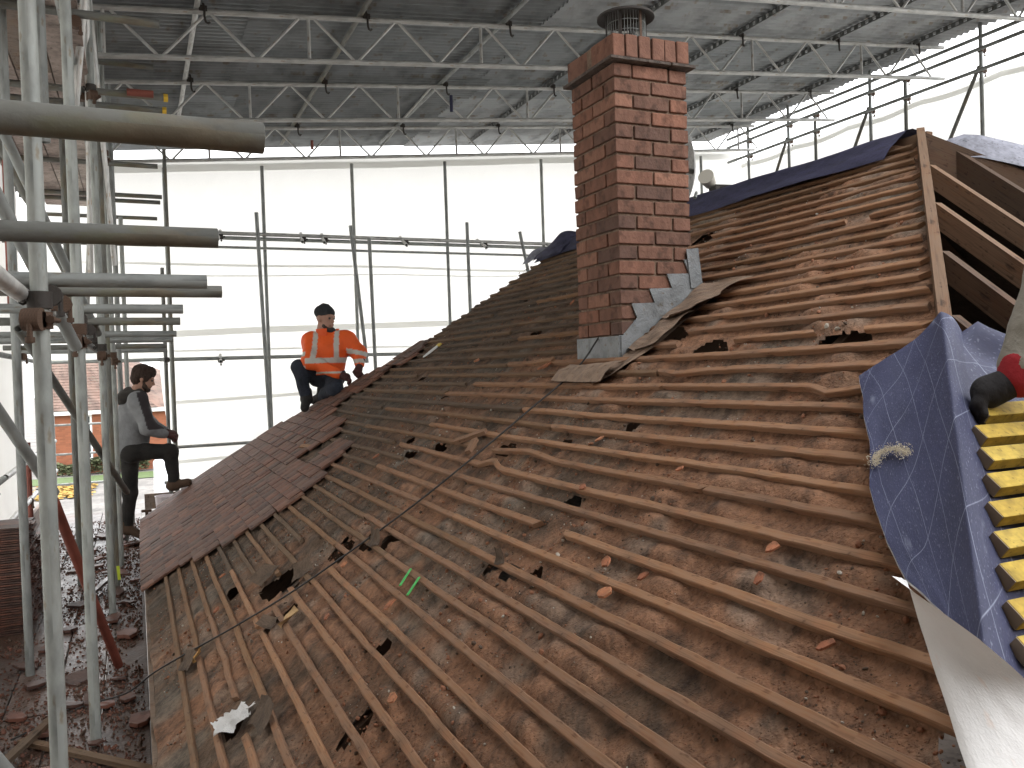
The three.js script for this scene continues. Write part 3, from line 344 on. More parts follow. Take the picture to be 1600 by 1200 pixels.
{
  const sc = thing('eave_scaffold', 'grey tube scaffold standing along the eave at the left', 'scaffold', [-0.6, -2.6, -5.5]);
  const stds = [[-0.25, -2.85, 4.9], [-0.23, -4.37, 4.9], [-0.21, -6.66, 4.9], [-0.18, -8.51, 4.9], [-0.16, -11.02, 4.2], [-0.09, -11.0, 3.4]];
  stds.forEach(([x, z, h], i) => { const o = tube(sc, 'standard', [x, -2.6, z], [x, h, z], GALV[i % 2 ? 0 : 0]);
    if (i < 4) for (const y of [1.7, 3.53]) { coupler(sc, x, y, z, Math.PI + rr(-0.2, 0.2), i % 2 ? RUST : IRON); coupler(sc, x, y - 0.06, z, rr(-0.3, 0.3), RUST); } });
  tube(sc, 'standard', [-0.35, 2.6, -4.57], [-0.35, 4.9, -4.57], GALV[1]); tube(sc, 'standard', [-0.27, 2.2, -6.9], [-0.19, 4.9, -6.5], BARE, 0.02); tube(sc, 'standard', [-0.12, 2.4, -7.6], [-0.24, 4.9, -7.3], BARE, 0.02);
  tube(sc, 'standard', [0.37, -2.6, -11.89], [0.37, 2.92, -11.89], DULL[0]); tube(sc, 'standard', [0.44, -2.6, -11.6], [0.44, 4.4, -11.65], DULL[1]);
  for (const [z, i] of [[-1.0, 0], [-2.9, 1], [-4.9, 0], [-7, 1], [-9.1, 2], [-11.1, 0]]) { const o = tube(sc, 'standard', [-1.0, -2.6, z], [-1.0, 4.7, z], i === 2 ? DULL[0] : GALV[i]); for (const y of [0.36, 0.74, 1.72, 3.53]) coupler(sc, -1.0, y, z, 1.57, RUST); }
  tube(sc, 'standard', [-0.97, -2.6, -9.32], [-0.97, 0.9, -9.32], REDP); tube(sc, 'standard', [-1.02, 2.2, -8.9], [-1.02, 4.0, -8.95], REDP, 0.02);
  for (const [a, b, m, r] of [[[-0.62, -2.6, -5.6], [-0.62, 4.8, -5.6], GALV[1]], [[-0.2, -0.2, -7.55], [-0.2, 4.4, -7.5], DULL[1]], [[-0.48, -2.6, -7.9], [-0.48, 4.6, -7.9], DULL[0]], [[-0.15, -2.6, -9.9], [-0.15, 4.6, -9.9], GALV[1]], [[-0.42, 2.0, -9.2], [-0.2, 4.4, -8.4], GALV[2]], [[-0.33, 3.0, -6.3], [-0.13, 4.5, -5.9], BARE]]) tube(sc, 'standard', a, b, m, r);
  for (const [y, z] of [[4.25, -8.2], [2.85, -9.4], [4.1, -10.2], [2.5, -10.8]]) tube(sc, 'transom', [-1.12, y, z], [0.25, y, z], DULL[1]);
  // ledgers along the eave
  for (const [x, y, a, b, m] of [[-0.3, 1.72, -0.9, -2.95, BARE], [-0.3, 1.73, -3.1, -4.3, GALV[2]], [-0.29, 1.72, -4.4, -7.6, GALV[1]], [-0.27, 1.72, -7.7, -12, DULL[1]], [-1.05, 1.72, 0.5, -12, GALV[1]], [-0.3, 3.53, 0.5, -12, GALV[1]], [-1.05, 3.53, 0.5, -12, DULL[0]], [-0.3, -0.32, 0.5, -12, DULL[0]], [-1.05, -0.32, 0.5, -12, DULL[0]], [-0.95, 0.74, -7.6, -9.8, BARE], [-0.95, 0.37, -7.3, -9.7, BARE], [-0.95, 0.74, 0.5, -7.5, GALV[0]], [-0.95, 0.37, 0.5, -7.2, GALV[0]], [-0.95, 0.74, -9.9, -12, GALV[0]], [-0.95, 0.37, -9.8, -12, GALV[0]]]) tube(sc, 'ledger', [x, y, a], [x, y, b], m);
  // transoms pointing over the roof
  for (const [x, y, z, m] of [[0.2, 1.83, -1.39, DULL[1]], [0.2, 1.8, -2.22, DULL[0]], [0.24, 1.79, -3.13, GALV[1]], [0.33, 1.8, -3.58, DULL[1]], [0.24, 1.82, -4.72, GALV[1]], [0.27, 1.82, -5.69, DULL[1]], [0.31, 1.82, -7.2, GALV[1]], [0.31, 1.81, -8.0, GALV[1]], [0.3, 1.8, -9.16, DULL[0]], [0.33, 1.8, -10.4, GALV[1]], [0.21, 3.59, -5.5, DULL[0]], [0.27, 3.56, -6.82, DULL[1]], [0.27, 3.56, -7.15, DULL[0]], [0.28, 3.58, -9.11, DULL[1]], [0.36, 3.58, -10.61, DULL[0]], [0.35, 3.58, -10.94, DULL[0]], [0.34, 3.58, -12.04, DULL[1]]]) { tube(sc, 'transom', [-1.12, y + 0.006, z], [x, y, z], m); if (z < -2.5) coupler(sc, -0.29, y - 0.05, z, 1.57, rnd() < 0.4 ? IRON : RUST); }
  tube(sc, 'red_band', [0.02, 3.565, -6.78], [0.2, 3.565, -6.78], REDP, 0.0262); tube(sc, 'yellow_cap', [0.27, 3.56, -6.82], [0.3, 3.56, -6.82], YELP, 0.029); tube(sc, 'yellow_cap', [0.27, 3.56, -7.15], [0.3, 3.56, -7.15], YELP, 0.029);
  for (let z = -0.5; z > -12.2; z -= 1.2) tube(sc, 'transom', [-1.15, -0.27 - 0.0001, z], [0.0, -0.27, z], DULL[1]);
  // braces
  for (const [a, b, m] of [[[-0.55, 2.45, -3.15], [-0.22, 1.6, -3.95], GALV[1]], [[-0.72, 1.84, -3.6], [-0.36, 0.95, -4.4], GALV[1]], [[-0.365, 0.91, -4.42], [-0.15, -0.19, -5.4], REDP], [[-0.6, 1.2, -2.0], [-0.1, -0.2, -2.9], GALV[1]], [[-0.55, 1.75, -5.1], [-0.1, 0.55, -7.6], DULL[0]], [[-0.62, 2.9, -4.5], [-0.2, 1.75, -5.8], GALV[1]], [[-0.9, 3.4, -5.5], [-0.25, 1.8, -7.7], DULL[1]]]) tube(sc, 'brace', a, b, m);
  // deck boards at the eave and on the lift above
  for (let r = 0; r < 5; r++) { let z = 0.6; for (let k = 0; z > -12.1; k++) { const L = k === 0 ? 1.2 + (r * 1.7) % 3 : 3.9, z1 = Math.max(-12.2, z - L); const x = -1.12 + r * 0.228 + 0.1; part(sc, 'board', uvBox(new RoundedBoxGeometry(0.222, 0.036, z - z1 - 0.008, 1, 0.004)), WETB[(r + k) % 3]).position.add(V(x, DECK - 0.018 + rr(-0.002, 0.002), (z + z1) / 2)); z = z1; } }
  part(sc, 'board', uvBox(new RoundedBoxGeometry(0.04, 0.2, 12, 1, 0.004)), BOARD[1]).position.add(V(-1.15 + 0.01, DECK + 0.1, -6));
  for (let r = 0; r < 4; r++) { let z = -0.5; for (let k = 0; z > -11.5; k++) { const z1 = Math.max(-11.6, z - (k === 0 ? 2 + r * 0.6 : 3)); part(sc, 'board', uvBox(new RoundedBoxGeometry(0.222, 0.036, z - z1 - 0.01, 1, 0.004)), z > -4 ? BOARD[(r + k) % 3] : PALEB[(r + k) % 3]).position.add(V(-1.02 + r * 0.228, 3.64 + rr(-0.002, 0.002), (z + z1) / 2)); z = z1; } }
  const tag = part(sc, 'warning_tag', uvBox(new RoundedBoxGeometry(0.02, 0.1, 0.006, 1, 0.002)), mat([0.42, 0.5, 0.03], 0.6)); tag.position.add(V(-0.16, 0.1, -6.6)); tag.userData.label = 'lime yellow tag hanging on a standard'; tag.rotation.z = 0.06;
}
{
  const sc = thing('rear_scaffold', 'thin scaffold poles and rails before the rear sheeting', 'scaffold', [4, -2.6, -12.2]);
  for (const [x, i] of [[0.45, 0], [1.72, 1], [2.99, 0], [4.43, 1], [6.07, 0], [7.7, 1], [9.2, 0]]) tube(sc, 'standard', [x, -2.6, -12.2], [x, 4.25 + 0.09 * x, -12.2], GALV[i]);
  for (const [x0, y0, x1, y1] of [[1.49, 3.56, 1.63, -2.0], [2.7, 3.44, 2.86, 1.6], [2.95, 3.28, 3.02, -2], [4.37, 3.55, 4.4, -2], [5.19, 3.45, 5.4, 2.4]]) tube(sc, 'standard', [x1, y1, -11.2], [x0, y0, -11.2], GALV[1]);
  for (const [y, z, r] of [[3.43, -12.1, 0.026], [3.37, -12.12, 0.026], [3.24, -12.1, 0.018], [1.73, -12.1, 0.026], [0.56, -12.1, 0.022], [0.1, -12.1, 0.022]]) tube(sc, 'ledger', [0.3, y, z], [9.8, y, z], y === 3.43 ? ALU : GALV[0], r);
  tube(sc, 'ledger', [-1, 1.73, -12.1], [0.3, 1.73, -12.1], GALV[0]);
  for (const x of [1.12, 2.22, 2.52, 3.7, 4.95, 6.1]) { tube(sc, 'transom', [x - 0.06, 3.29, -11.75], [x + 0.03, 3.5, -12.35], ALU, 0.022); coupler(sc, x, 3.36, -12.0, 0, IRON); }
  tube(sc, 'transom', [1.05, 1.68, -11.9], [1.08, 1.78, -12.3], ALU, 0.022); coupler(sc, 1.06, 1.7, -12.06, 0, IRON); tube(sc, 'brace', [5.0, 2.35, -11.4], [6.2, 3.3, -12.1], GALV[0], 0.02); coupler(sc, 2.83, 1.72, -11.25, 0, IRON); coupler(sc, 0.38, 1.72, -11.85, 0, IRON);
}
{
  const sc = thing('side_scaffold', 'scaffold rails and braced posts beyond the ridge at the right', 'scaffold', [10, -2.6, -8]);
  for (const [z, t] of [[-6.2, 5.75], [-7.42, 5.75], [-8.58, 5.32], [-9.2, 5.7], [-10.3, 5.3], [-10.9, 5.7], [-11.9, 5.6]]) { tube(sc, 'standard', [10, -2.6, z], [10, t, z], t < 5.4 ? DULL[0] : GALV[1]); coupler(sc, 10, 5.06, z, 1.57, RUST); coupler(sc, 10, 5.32, z, 1.57, RUST); }
  for (const [y, x] of [[5.47, 9.95], [5.32, 9.94], [5.06, 9.95]]) tube(sc, 'ledger', [x, y, -3.5], [x, y - 0.0, -12.4], GALV[1]);
  for (const z of [-6.2, -7.42, -9.2, -10.9]) tube(sc, 'brace', [9.97, 5.12, z], [9.97, 3.2, z - 1.05], DULL[1]);
  for (const z of [-8.2, -10.2]) tube(sc, 'standard', [9.9, 2.6, z - 0.4], [9.9, 4.55, z - 0.4], DULL[1], 0.02);
}
// ---------------------------------------------------------------- temporary roof: girders, purlins, corrugated sheets
const TY = (x) => 4.25 + 0.09 * x;
{
  const names = ['rearmost lattice girder, resting along the top of the rear sheeting', 'second lattice girder from the rear sheeting under the corrugated roof', 'third lattice girder from the rear sheeting, crossing behind the chimney', 'nearest lattice girder, its lower chord cutting the top of the picture'];
  [-11.8, -9.95, -8.0, -6.1].forEach((z, gi) => {
    const g = thing('lattice_girder', 'silver ' + names[gi], 'girder', [4, 4.6, z], 'girders of the temporary roof'), D = 0.41, xa = -1.7, xb = 10.05;
    tube(g, 'bottom_chord', [xa, TY(xa), z], [xb, TY(xb), z], ALU); tube(g, 'top_chord', [xa, TY(xa) + D, z], [xb, TY(xb) + D, z], ALU);
    let x = xa + 0.1 + (gi % 3) * 0.3, up = gi % 2; for (let k = 0; x < xb - 0.3; k++) { const w = 0.36; const y0 = TY(x), y1 = TY(x + w); if (k % 4 === 2) { tube(g, 'post', [x + 0.04, TY(x), z], [x + 0.04, TY(x) + D, z], ALU, 0.016); x += 0.1; } tube(g, 'diagonal', [x, up ? TY(x) + 0.02 : TY(x) + D - 0.02, z], [x + w, up ? TY(x + w) + D - 0.02 : TY(x + w) + 0.02, z], ALU, 0.0135); up = 1 - up; x += w + 0.05; }
    for (const px of [-0.9, 0.62, 2.1, 3.6, 5.1, 6.6, 8.1, 9.5]) { const h = new THREE.Mesh(hookGeo(), IRON); flag(h); h.name = 'hook_clip'; h.position.set(px + 0.05, TY(px) + D, z).sub(g.position); g.add(h); }
    if (gi === 1) tube(g, 'blue_sleeve', [3.72, TY(3.7) + 0.1, z + 0.02], [3.72, TY(3.7) + 0.3, z + 0.02], mat([0.03, 0.03, 0.07], 0.6), 0.02);
    if (gi === 0) tube(g, 'red_sleeve', [2.35, TY(2.35) + 0.12, z], [2.35, TY(2.35) + 0.24, z], REDP, 0.02);
  });
}
function hookGeo() { if (hookGeo.g) return hookGeo.g; const c = new THREE.CatmullRomCurve3([V(0, 0.1, 0), V(0.01, 0.02, 0.03), V(0.01, -0.06, 0.035), V(0.03, -0.1, 0.02), V(0.055, -0.08, 0)]); const a = new THREE.TubeGeometry(c, 10, 0.011, 5); const b = new THREE.BoxGeometry(0.07, 0.05, 0.06).translate(0, 0.03, 0); return hookGeo.g = mergeGeometries([a.toNonIndexed(), b.toNonIndexed()]); }
{
  const tr = thing('temporary_roof', 'grey corrugated metal temporary roof carried over the site', 'roof', [4, 4.9, -5]);
  const SH = [[0.2, 0.215, 0.222], [0.155, 0.17, 0.178], [0.235, 0.252, 0.258], [0.33, 0.345, 0.35], [0.175, 0.186, 0.188]].map((c) => mat(c, 0.55, { metalness: 0.2, side: THREE.DoubleSide, map: rep(galvTex, 0.7, 0.5) }));
  const top = 0.5, cor = (z0, z1, xa, xb, lift) => { const n = Math.round((z1 - z0) / 0.09 * 6); return grid(1, n, (u, v) => { const z = z0 + (z1 - z0) * v, x = xa + (xb - xa) * u; return V(x, TY(x) + top + lift + 0.017 * Math.cos(v * n / 6 * 6.2832), z); }, (u, v) => [xa + (xb - xa) * u, z0 + (z1 - z0) * v]); };
  let r = 0; for (let z = 4.4; z > -12.9; z -= 0.836, r++) for (let k = 0; k < 4; k++) { const xa = -1.9 + k * 3.0, xb = xa + 3.15; if (z > -1.9 && k > 0) continue; /* unseen gap, left open to let sky light onto the near slope */ part(tr, 'corrugated_sheet', cor(z - 0.9, z, xa, Math.min(xb, 10.15), ((r + k) % 2) * 0.012), SH[k > 1 ? 2 + Math.floor(rnd() * 2) : [0, 1, 2, 4, 0][Math.floor(rnd() * 5)]]); }
  for (const px of [-0.9, 0.62, 2.1, 3.6]) tube(tr, 'purlin', [px, TY(px) + 0.456, -12.8], [px, TY(px) + 0.456, 4], px < 0.7 ? ALU : px === 2.1 ? DULL[1] : GALV[1]);
  const HB = mat([0.13, 0.135, 0.13], 0.6, { metalness: 0.3, map: galvB });
  for (const px of [5.1, 6.6, 8.1, 9.5]) { // slotted purlins
    const y = TY(px) + 0.455, p = part(tr, 'purlin', box(px - 0.03, y + 0.012, -12.8, px + 0.03, y + 0.024, 4), HB); const teeth = []; for (let z = -12.7; z < -5; z += 0.11) teeth.push(box(px - 0.03, y - 0.026, z, px - 0.024, y + 0.011, z + 0.06)); teeth.push(box(px - 0.03, y - 0.038, -12.8, px - 0.02, y - 0.027, 4)); part(tr, 'purlin_web', mergeGeometries(teeth.map((t) => t.toNonIndexed())), HB);
  }
}
// ---------------------------------------------------------------- white sheeting
const SHEET = mat([0.93, 0.92, 0.895], 0.95, { transmission: 0.46, thickness: 0, side: THREE.DoubleSide, map: tex(512, (u, v) => { const a = pf(u, v, 6, 5), w = pn(u * 256, v * 256, 256), k = 0.93 + 0.07 * a + 0.03 * (w - 0.5); return [k, k * 0.995, k * 0.975]; }, true, 0.5) });
const SEAM = mat([0.84, 0.84, 0.81], 0.95, { transmission: 0.4, thickness: 0, side: THREE.DoubleSide });
{
  const fold = (a, b, k) => 0.1 * (fbm(a * 0.5, b * 0.7, k, 3) - 0.5) + 0.035 * (fbm(a * 2.6 + b * 1.3, b * 1.1 - a * 0.6, k + 3, 3) - 0.5) + 0.02 * Math.abs(Math.sin((a * 1.2 - b * 2.1) * 2.2 + 3 * vn(a, b, k))) * ss(2.2, 0.6, b);
  const rear = thing('rear_sheeting', 'white plastic sheeting hung across the rear of the scaffold', 'sheeting', [5, -2.6, -12.45]);
  const RZ = (x, y) => -12.42 - fold(x, y, 1);
  part(rear, 'sheet', grid(200, 90, (u, v) => { const x = -1.0 + 11.2 * u, y = 1.72 + (TY(x) + 0.15 - 1.72) * v; return V(x, y, RZ(x, y)); }, (u, v) => [u * 11, v * 3]), SHEET);
  part(rear, 'sheet', grid(190, 90, (u, v) => { const y = -2.6 + 4.33 * v, xl = 0.36 + 0.1 * ss(1.7, 0.4, y) - 0.06 * vn(y * 2, 1) - 0.2 * ss(0.6, 0, y) * 0, x = xl + (10.2 - xl) * u; return V(x, y, RZ(x, y) - 0.03); }, (u, v) => [u * 11 + 3, v * 4]), SHEET);
  for (const [y, t, h] of [[4.25, 0.088, 0.1], [3.02, 0.0, 0.035], [2.86, 0.015, 0.02], [2.02, 0.03, 0.09], [1.83, 0.0, 0.03], [1.1, 0.03, 0.05], [0.3, 0.02, 0.05]]) part(rear, 'seam', grid(120, 1, (u, v) => { const x = (y < 1.7 ? 0.5 : -0.9) + (y < 1.7 ? 9.6 : 11) * u, yy = y + t * x + h * v + 0.03 * (vn(x * 0.6, y) - 0.5); return V(x, yy, RZ(x, yy) + (y < 1.7 ? 0.012 - 0.03 : 0.012)); }, (u, v) => [u * 11, v * 0.1]), SEAM);
  const left = thing('left_sheeting', 'white plastic sheeting hung behind the eave scaffold at the left', 'sheeting', [-1.2, -2.6, -5]);
  part(left, 'sheet', grid(120, 60, (u, v) => { const z = -2.4 - 9.2 * u, y = -2.6 + 6.9 * v; return V(-1.2 - 0.05 * fold(z, y, 7) * 10 * 0.4 + 0.0 - 0.02 * ss(0.95, 1, u), y, z); }, (u, v) => [u * 16, v * 7]), SHEET);
  const right = thing('right_sheeting', 'white plastic sheeting on the side scaffold beyond the ridge', 'sheeting', [10.1, -2.6, -4]);
  part(right, 'sheet', grid(140, 50, (u, v) => { const z = 4.6 - 17.0 * u, y = -2.6 + (7.63 + 0.05 * (vn(z * 1.5, 2) - 0.5)) * v; return V(10.1 + fold(z, y, 9), y, z); }, (u, v) => [u * 17, v * 7]), SHEET);
  part(right, 'seam', grid(100, 1, (u, v) => { const z = 4.4 - 16.6 * u, y = 4.93 - 0.05 * Math.abs(Math.sin(z * 2.6)) + 0.07 * v; return V(10.08 + fold(z, y, 9), y, z); }, (u, v) => [u * 17, v * 0.1]), SEAM);
  const SHADEPLY = [[0.2, 0.14, 0.09], [0.17, 0.12, 0.08], [0.23, 0.165, 0.11]].map((c) => mat(c, 0.9, { map: rep(woodTex, 0.6, 1) }));
  const hf = thing('shade_panel', 'added unseen panels blocking light from behind the camera', 'shade_panel', [4, -2.6, 4.6]); for (let k = 0; k < 10; k++) part(hf, 'panel', box(-1.2 + k * 1.14, -2.6, 4.6, -1.2 + k * 1.14 + 1.13, 4.4, 4.62), SHADEPLY[k % 3]);  // unseen panels, added to cut the light from behind the camera
  const hl = thing('shade_panel', 'added unseen panels blocking light from the near left', 'shade_panel', [-1.2, -2.6, 0]); for (let k = 0; k < 6; k++) part(hl, 'panel', box(-1.22, -2.6, 4.5 - k * 1.14, -1.2, 4.3, 4.5 - k * 1.14 - 1.13), SHADEPLY[(k + 1) % 3]);  // unseen panels, added to keep the downslope batten sides dark
}
// ---------------------------------------------------------------- ground and neighbour
{
  const g = new THREE.PlaneGeometry(600, 600, 1, 1); g.rotateX(-Math.PI / 2); g.translate(0, -2.6, 0); uvBox(g); single('ground', g, mat([0.16, 0.15, 0.14], 0.9, { map: rep(dirtTex, 0.25) }), 'grey paved ground around the bungalow', 'ground', null, 'structure');
  const gr = grid(30, 12, (u, v) => V(-9 + 16 * u, -2.585 + 0.02 * vn(u * 20, v * 20), -38.5 - 2.6 * v), (u, v) => [u * 16, v * 3]); single('lawn', gr, mat([0.07, 0.11, 0.03], 0.95, { map: rep(dirtTex, 1.2) }), 'strip of green lawn before the neighbouring house', 'lawn', null, 'structure');
  const lv = []; for (let i = 0; i < 900; i++) { const l = new THREE.PlaneGeometry(0.16, 0.12); l.rotateX(-1.57 + rr(-0.4, 0.4)); l.rotateY(rr(0, 6)); l.translate(-3.6 + 1.9 * Math.pow(rnd(), 0.8) + rr(-0.2, 0.2), -2.57 + rnd() * 0.05, -33.5 - 4.5 * rnd()); lv.push(l); } single('fallen_leaves', mergeGeometries(lv), mat([0.27, 0.16, 0.025], 0.9, { side: THREE.DoubleSide }), 'yellow fallen leaves on the ground by the lawn', 'leaves', null, 'stuff');
  const Z = -42.5, nb = thing('neighbour_house', 'orange brick bungalow with brown tiled roof seen past the scaffold', 'building', [-1, -2.6, -44]);
  const NBR = mat([0.25, 0.085, 0.042], 0.9, { map: tex(256, (u, v) => { const row = Math.floor(v * 16), x = (u * 8 + (row % 2) * 0.5) % 1, y = (v * 16) % 1, k = (x < 0.05 || y < 0.14) ? 0.95 : 0.7 + 0.45 * hash(Math.floor(u * 8 + (row % 2) * 0.5), row, 1); return (x < 0.05 || y < 0.14) ? [k * 0.9, k * 1.1, k * 1.1] : [k, k, k]; }, true, 0.55, 0.83) }), WH = mat([0.75, 0.75, 0.72], 0.6), GL = mat([0.03, 0.04, 0.045], 0.08), RT = mat([0.15, 0.095, 0.075], 0.9, { map: rep(clayTex, 0.4) });
  part(nb, 'wall', box(-3.35, -2.6, Z - 6, -2.62, 0.05, Z), NBR); part(nb, 'wall', box(-1.86, -2.6, Z - 6, -1.0, 0.05, Z), NBR); part(nb, 'wall', box(-0.4, -2.6, Z - 6, 4, 0.05, Z), NBR); part(nb, 'wall', box(-2.62, -2.6, Z - 6, -1.86, -2.0, Z), NBR); part(nb, 'wall', box(-1.0, -2.6, Z - 6, -0.4, -1.6, Z), NBR);
  for (const [x0, x1, y0, y1] of [[-2.6, -1.88, -1.98, 0.03], [-0.98, -0.42, -1.58, 0.03]]) { const w = part(nb, 'window', box(x0, y0, Z - 0.12, x1, y1, Z - 0.08), GL); for (const [a, b, c, d] of [[x0, x0 + 0.07, y0, y1], [x1 - 0.07, x1, y0, y1], [x0 + 0.071, x1 - 0.071, y1 - 0.07, y1], [x0 + 0.071, x1 - 0.071, y0, y0 + 0.07]]) part(w, 'frame', box(a, c, Z - 0.07, b, d, Z - 0.02), WH); part(w, 'sill', box(x0 - 0.06, y0 - 0.06, Z + 0.002, x1 + 0.06, y0, Z + 0.1), WH); }
  part(nb, 'fascia', box(-3.6, 0.06, Z + 0.02, 4.2, 0.24, Z + 0.25), WH);
  // hipped roof in courses of tile
  const rg = []; for (let k = 0; k < 22; k++) { const t0 = k / 22, t1 = (k + 1.3) / 22, P = (t, x, dn) => V(x, 0.24 + 2.8 * t + dn, Z + 0.28 - 3.4 * t), xr = (t) => 0.9 - 3.3 * t; rg.push(grid(8, 1, (u, v) => { const t = t0 + (t1 - t0) * v; return P(t, -3.7 + (xr(t) + 3.7) * u, 0.03 * (1 - v)); }, (u, v) => [u * 4, t0 * 4 + v * 0.2])); rg.push(grid(8, 1, (u, v) => P(t0, -3.7 + (xr(t0) + 3.7) * u, 0.03 * v), (u, v) => [u * 4, v * 0.03])); } part(nb, 'tiled_roof', mergeGeometries(rg), RT);
  part(nb, 'tiled_roof', grid(6, 10, (u, v) => { const t = v, xr = 0.9 - 3.3 * t; return V(xr + u * (4.2 - 2 * t), 0.24 + 2.8 * t - u * 0.4 * t, Z + 0.28 - 3.4 * t - u * 2); }, (u, v) => [u * 4, v * 4]), RT);
  part(nb, 'barge_board', (() => { const g2 = new THREE.BoxGeometry(0.12, 0.22, 4.3); g2.rotateX(Math.atan2(2.6, 3.2)); g2.translate(-3.76, 1.55, Z - 1.3); return g2; })(), WH);
  // hedge
  const hl = []; for (let i = 0; i < 1500; i++) { const l = new THREE.PlaneGeometry(0.14, 0.08); l.rotateX(rr(0, 6)); l.rotateY(rr(0, 6)); const x = rr(-3.3, 0.4), hgt = 0.75 * (0.6 + 0.5 * vn(x * 1.4, 3)); l.translate(x, -2.6 + hgt * Math.sqrt(rnd()), Z + 0.35 + 0.5 * rnd()); hl.push(l); }
  const hd = thing('hedge', 'low dark hedge at the foot of the neighbouring house', 'hedge', [-1.5, -2.6, Z + 0.6]); part(hd, 'foliage', mergeGeometries(hl), mat([0.07, 0.08, 0.035], 0.9, { side: THREE.DoubleSide })); for (let x = -3.1; x < 0.3; x += 0.5) tube(hd, 'stem', [x, -2.6, Z + 0.6], [x + 0.05, -2.1, Z + 0.6], TIMBER[1], 0.02);
  const fe = thing('shade_fence', 'added unseen board fence dimming the lower rear sheeting', 'fence', [6, -2.6, -12.9]); for (let x = 1.6; x < 11; x += 0.152) part(fe, 'board', box(x, -2.6, -12.92, x + 0.146, 0.75 + 0.02 * hash(x * 100 | 0, 1, 1), -12.9), BOARD[(x * 7 | 0) % 3]);  // added out of view to darken the lower part of the rear sheeting
  const gf = thing('guard_frame', 'thin grey metal guard frame beyond the end of the deck', 'frame', [-1.3, -2.6, -14]);
  for (const x of [-1.12, -0.42]) tube(gf, 'upright', [x, -2.6, -14], [x, 1.0, -14], GALV[1], 0.019); for (const y of [-0.02, 0.42, 0.85]) tube(gf, 'rail', [-1.14, y, -13.98], [-0.4, y, -13.98], GALV[1], 0.017);
  // van parked beyond
  const van = thing('parked_van', 'white van parked beyond the gap in the sheeting', 'van', [1.6, -2.6, -22]); const VW = mat([0.7, 0.73, 0.78], 0.35, { clearcoat: 0.6 }), DK = mat([0.03, 0.03, 0.035], 0.5);
  part(van, 'body', new RoundedBoxGeometry(1.9, 1.55, 4.4, 3, 0.12).translate(1.3, -1.45, -23), VW); part(van, 'rear_window', box(0.6, -1.25, -20.81, 2.0, -0.85, -20.78), mat([0.05, 0.06, 0.08], 0.1)); part(van, 'bumper', new RoundedBoxGeometry(1.85, 0.2, 0.15, 2, 0.04).translate(1.3, -2.1, -20.75), DK);
  for (const x of [0.5, 2.1]) { part(van, 'tail_light', box(x - 0.06, -1.75, -20.8, x + 0.06, -1.4, -20.76), mat([0.3, 0.02, 0.02], 0.3)); for (const z of [-21.6, -24.4]) { const w = part(van, 'wheel', new THREE.CylinderGeometry(0.32, 0.32, 0.2, 20).rotateZ(1.571).translate(x < 1 ? 0.42 : 2.18, -2.28, z), DK); part(w, 'rim', new THREE.CylinderGeometry(0.18, 0.18, 0.21, 16).rotateZ(1.571).translate(x < 1 ? 0.415 : 2.185, -2.28, z), GALV[2]); } }
}
// ---------------------------------------------------------------- people
function nets(f, lo, hi, c) {                        // surface nets of f(x, y, z) < 0
  const n = [0, 1, 2].map((k) => Math.ceil((hi[k] - lo[k]) / c) + 1), val = new Float32Array(n[0] * n[1] * n[2]), id = (i, j, k) => (k * n[1] + j) * n[0] + i;
  for (let k = 0; k < n[2]; k++) for (let j = 0; j < n[1]; j++) for (let i = 0; i < n[0]; i++) val[id(i, j, k)] = f(lo[0] + i * c, lo[1] + j * c, lo[2] + k * c);
  const vi = new Int32Array(val.length).fill(-1), pos = [], idx = [], E = [[0, 1], [2, 3], [4, 5], [6, 7], [0, 2], [1, 3], [4, 6], [5, 7], [0, 4], [1, 5], [2, 6], [3, 7]];
  for (let k = 0; k < n[2] - 1; k++) for (let j = 0; j < n[1] - 1; j++) for (let i = 0; i < n[0] - 1; i++) {
    const v = [], o = [i, j, k]; let m = 0; for (let q = 0; q < 8; q++) { v[q] = val[id(i + (q & 1), j + (q >> 1 & 1), k + (q >> 2))]; if (v[q] < 0) m |= 1 << q; } if (m === 0 || m === 255) continue;
    let s = [0, 0, 0], ct = 0; for (const [a, b] of E) if ((v[a] < 0) !== (v[b] < 0)) { const t = v[a] / (v[a] - v[b]); for (let d = 0; d < 3; d++) { const A = a >> d & 1, B = b >> d & 1; s[d] += A + (B - A) * t; } ct++; }
    vi[id(i, j, k)] = pos.length / 3; pos.push(...s.map((x, d) => lo[d] + (o[d] + x / ct) * c)); }
  const q4 = (a, b, c2, d, fl) => { if (a < 0 || b < 0 || c2 < 0 || d < 0) return; if (fl) idx.push(a, b, c2, a, c2, d); else idx.push(a, c2, b, a, d, c2); };
  for (let k = 1; k < n[2] - 1; k++) for (let j = 1; j < n[1] - 1; j++) for (let i = 1; i < n[0] - 1; i++) { const a = val[id(i, j, k)] < 0;
    if (a !== val[id(i + 1, j, k)] < 0) q4(vi[id(i, j - 1, k - 1)], vi[id(i, j, k - 1)], vi[id(i, j, k)], vi[id(i, j - 1, k)], a);
    if (a !== val[id(i, j + 1, k)] < 0) q4(vi[id(i - 1, j, k - 1)], vi[id(i - 1, j, k)], vi[id(i, j, k)], vi[id(i, j, k - 1)], a);
    if (a !== val[id(i, j, k + 1)] < 0) q4(vi[id(i - 1, j - 1, k)], vi[id(i, j - 1, k)], vi[id(i, j, k)], vi[id(i - 1, j, k)], a); }
  const g = new THREE.BufferGeometry(); g.setAttribute('position', new THREE.Float32BufferAttribute(pos, 3)); g.setIndex(idx); g.computeVertexNormals(); return g;
}
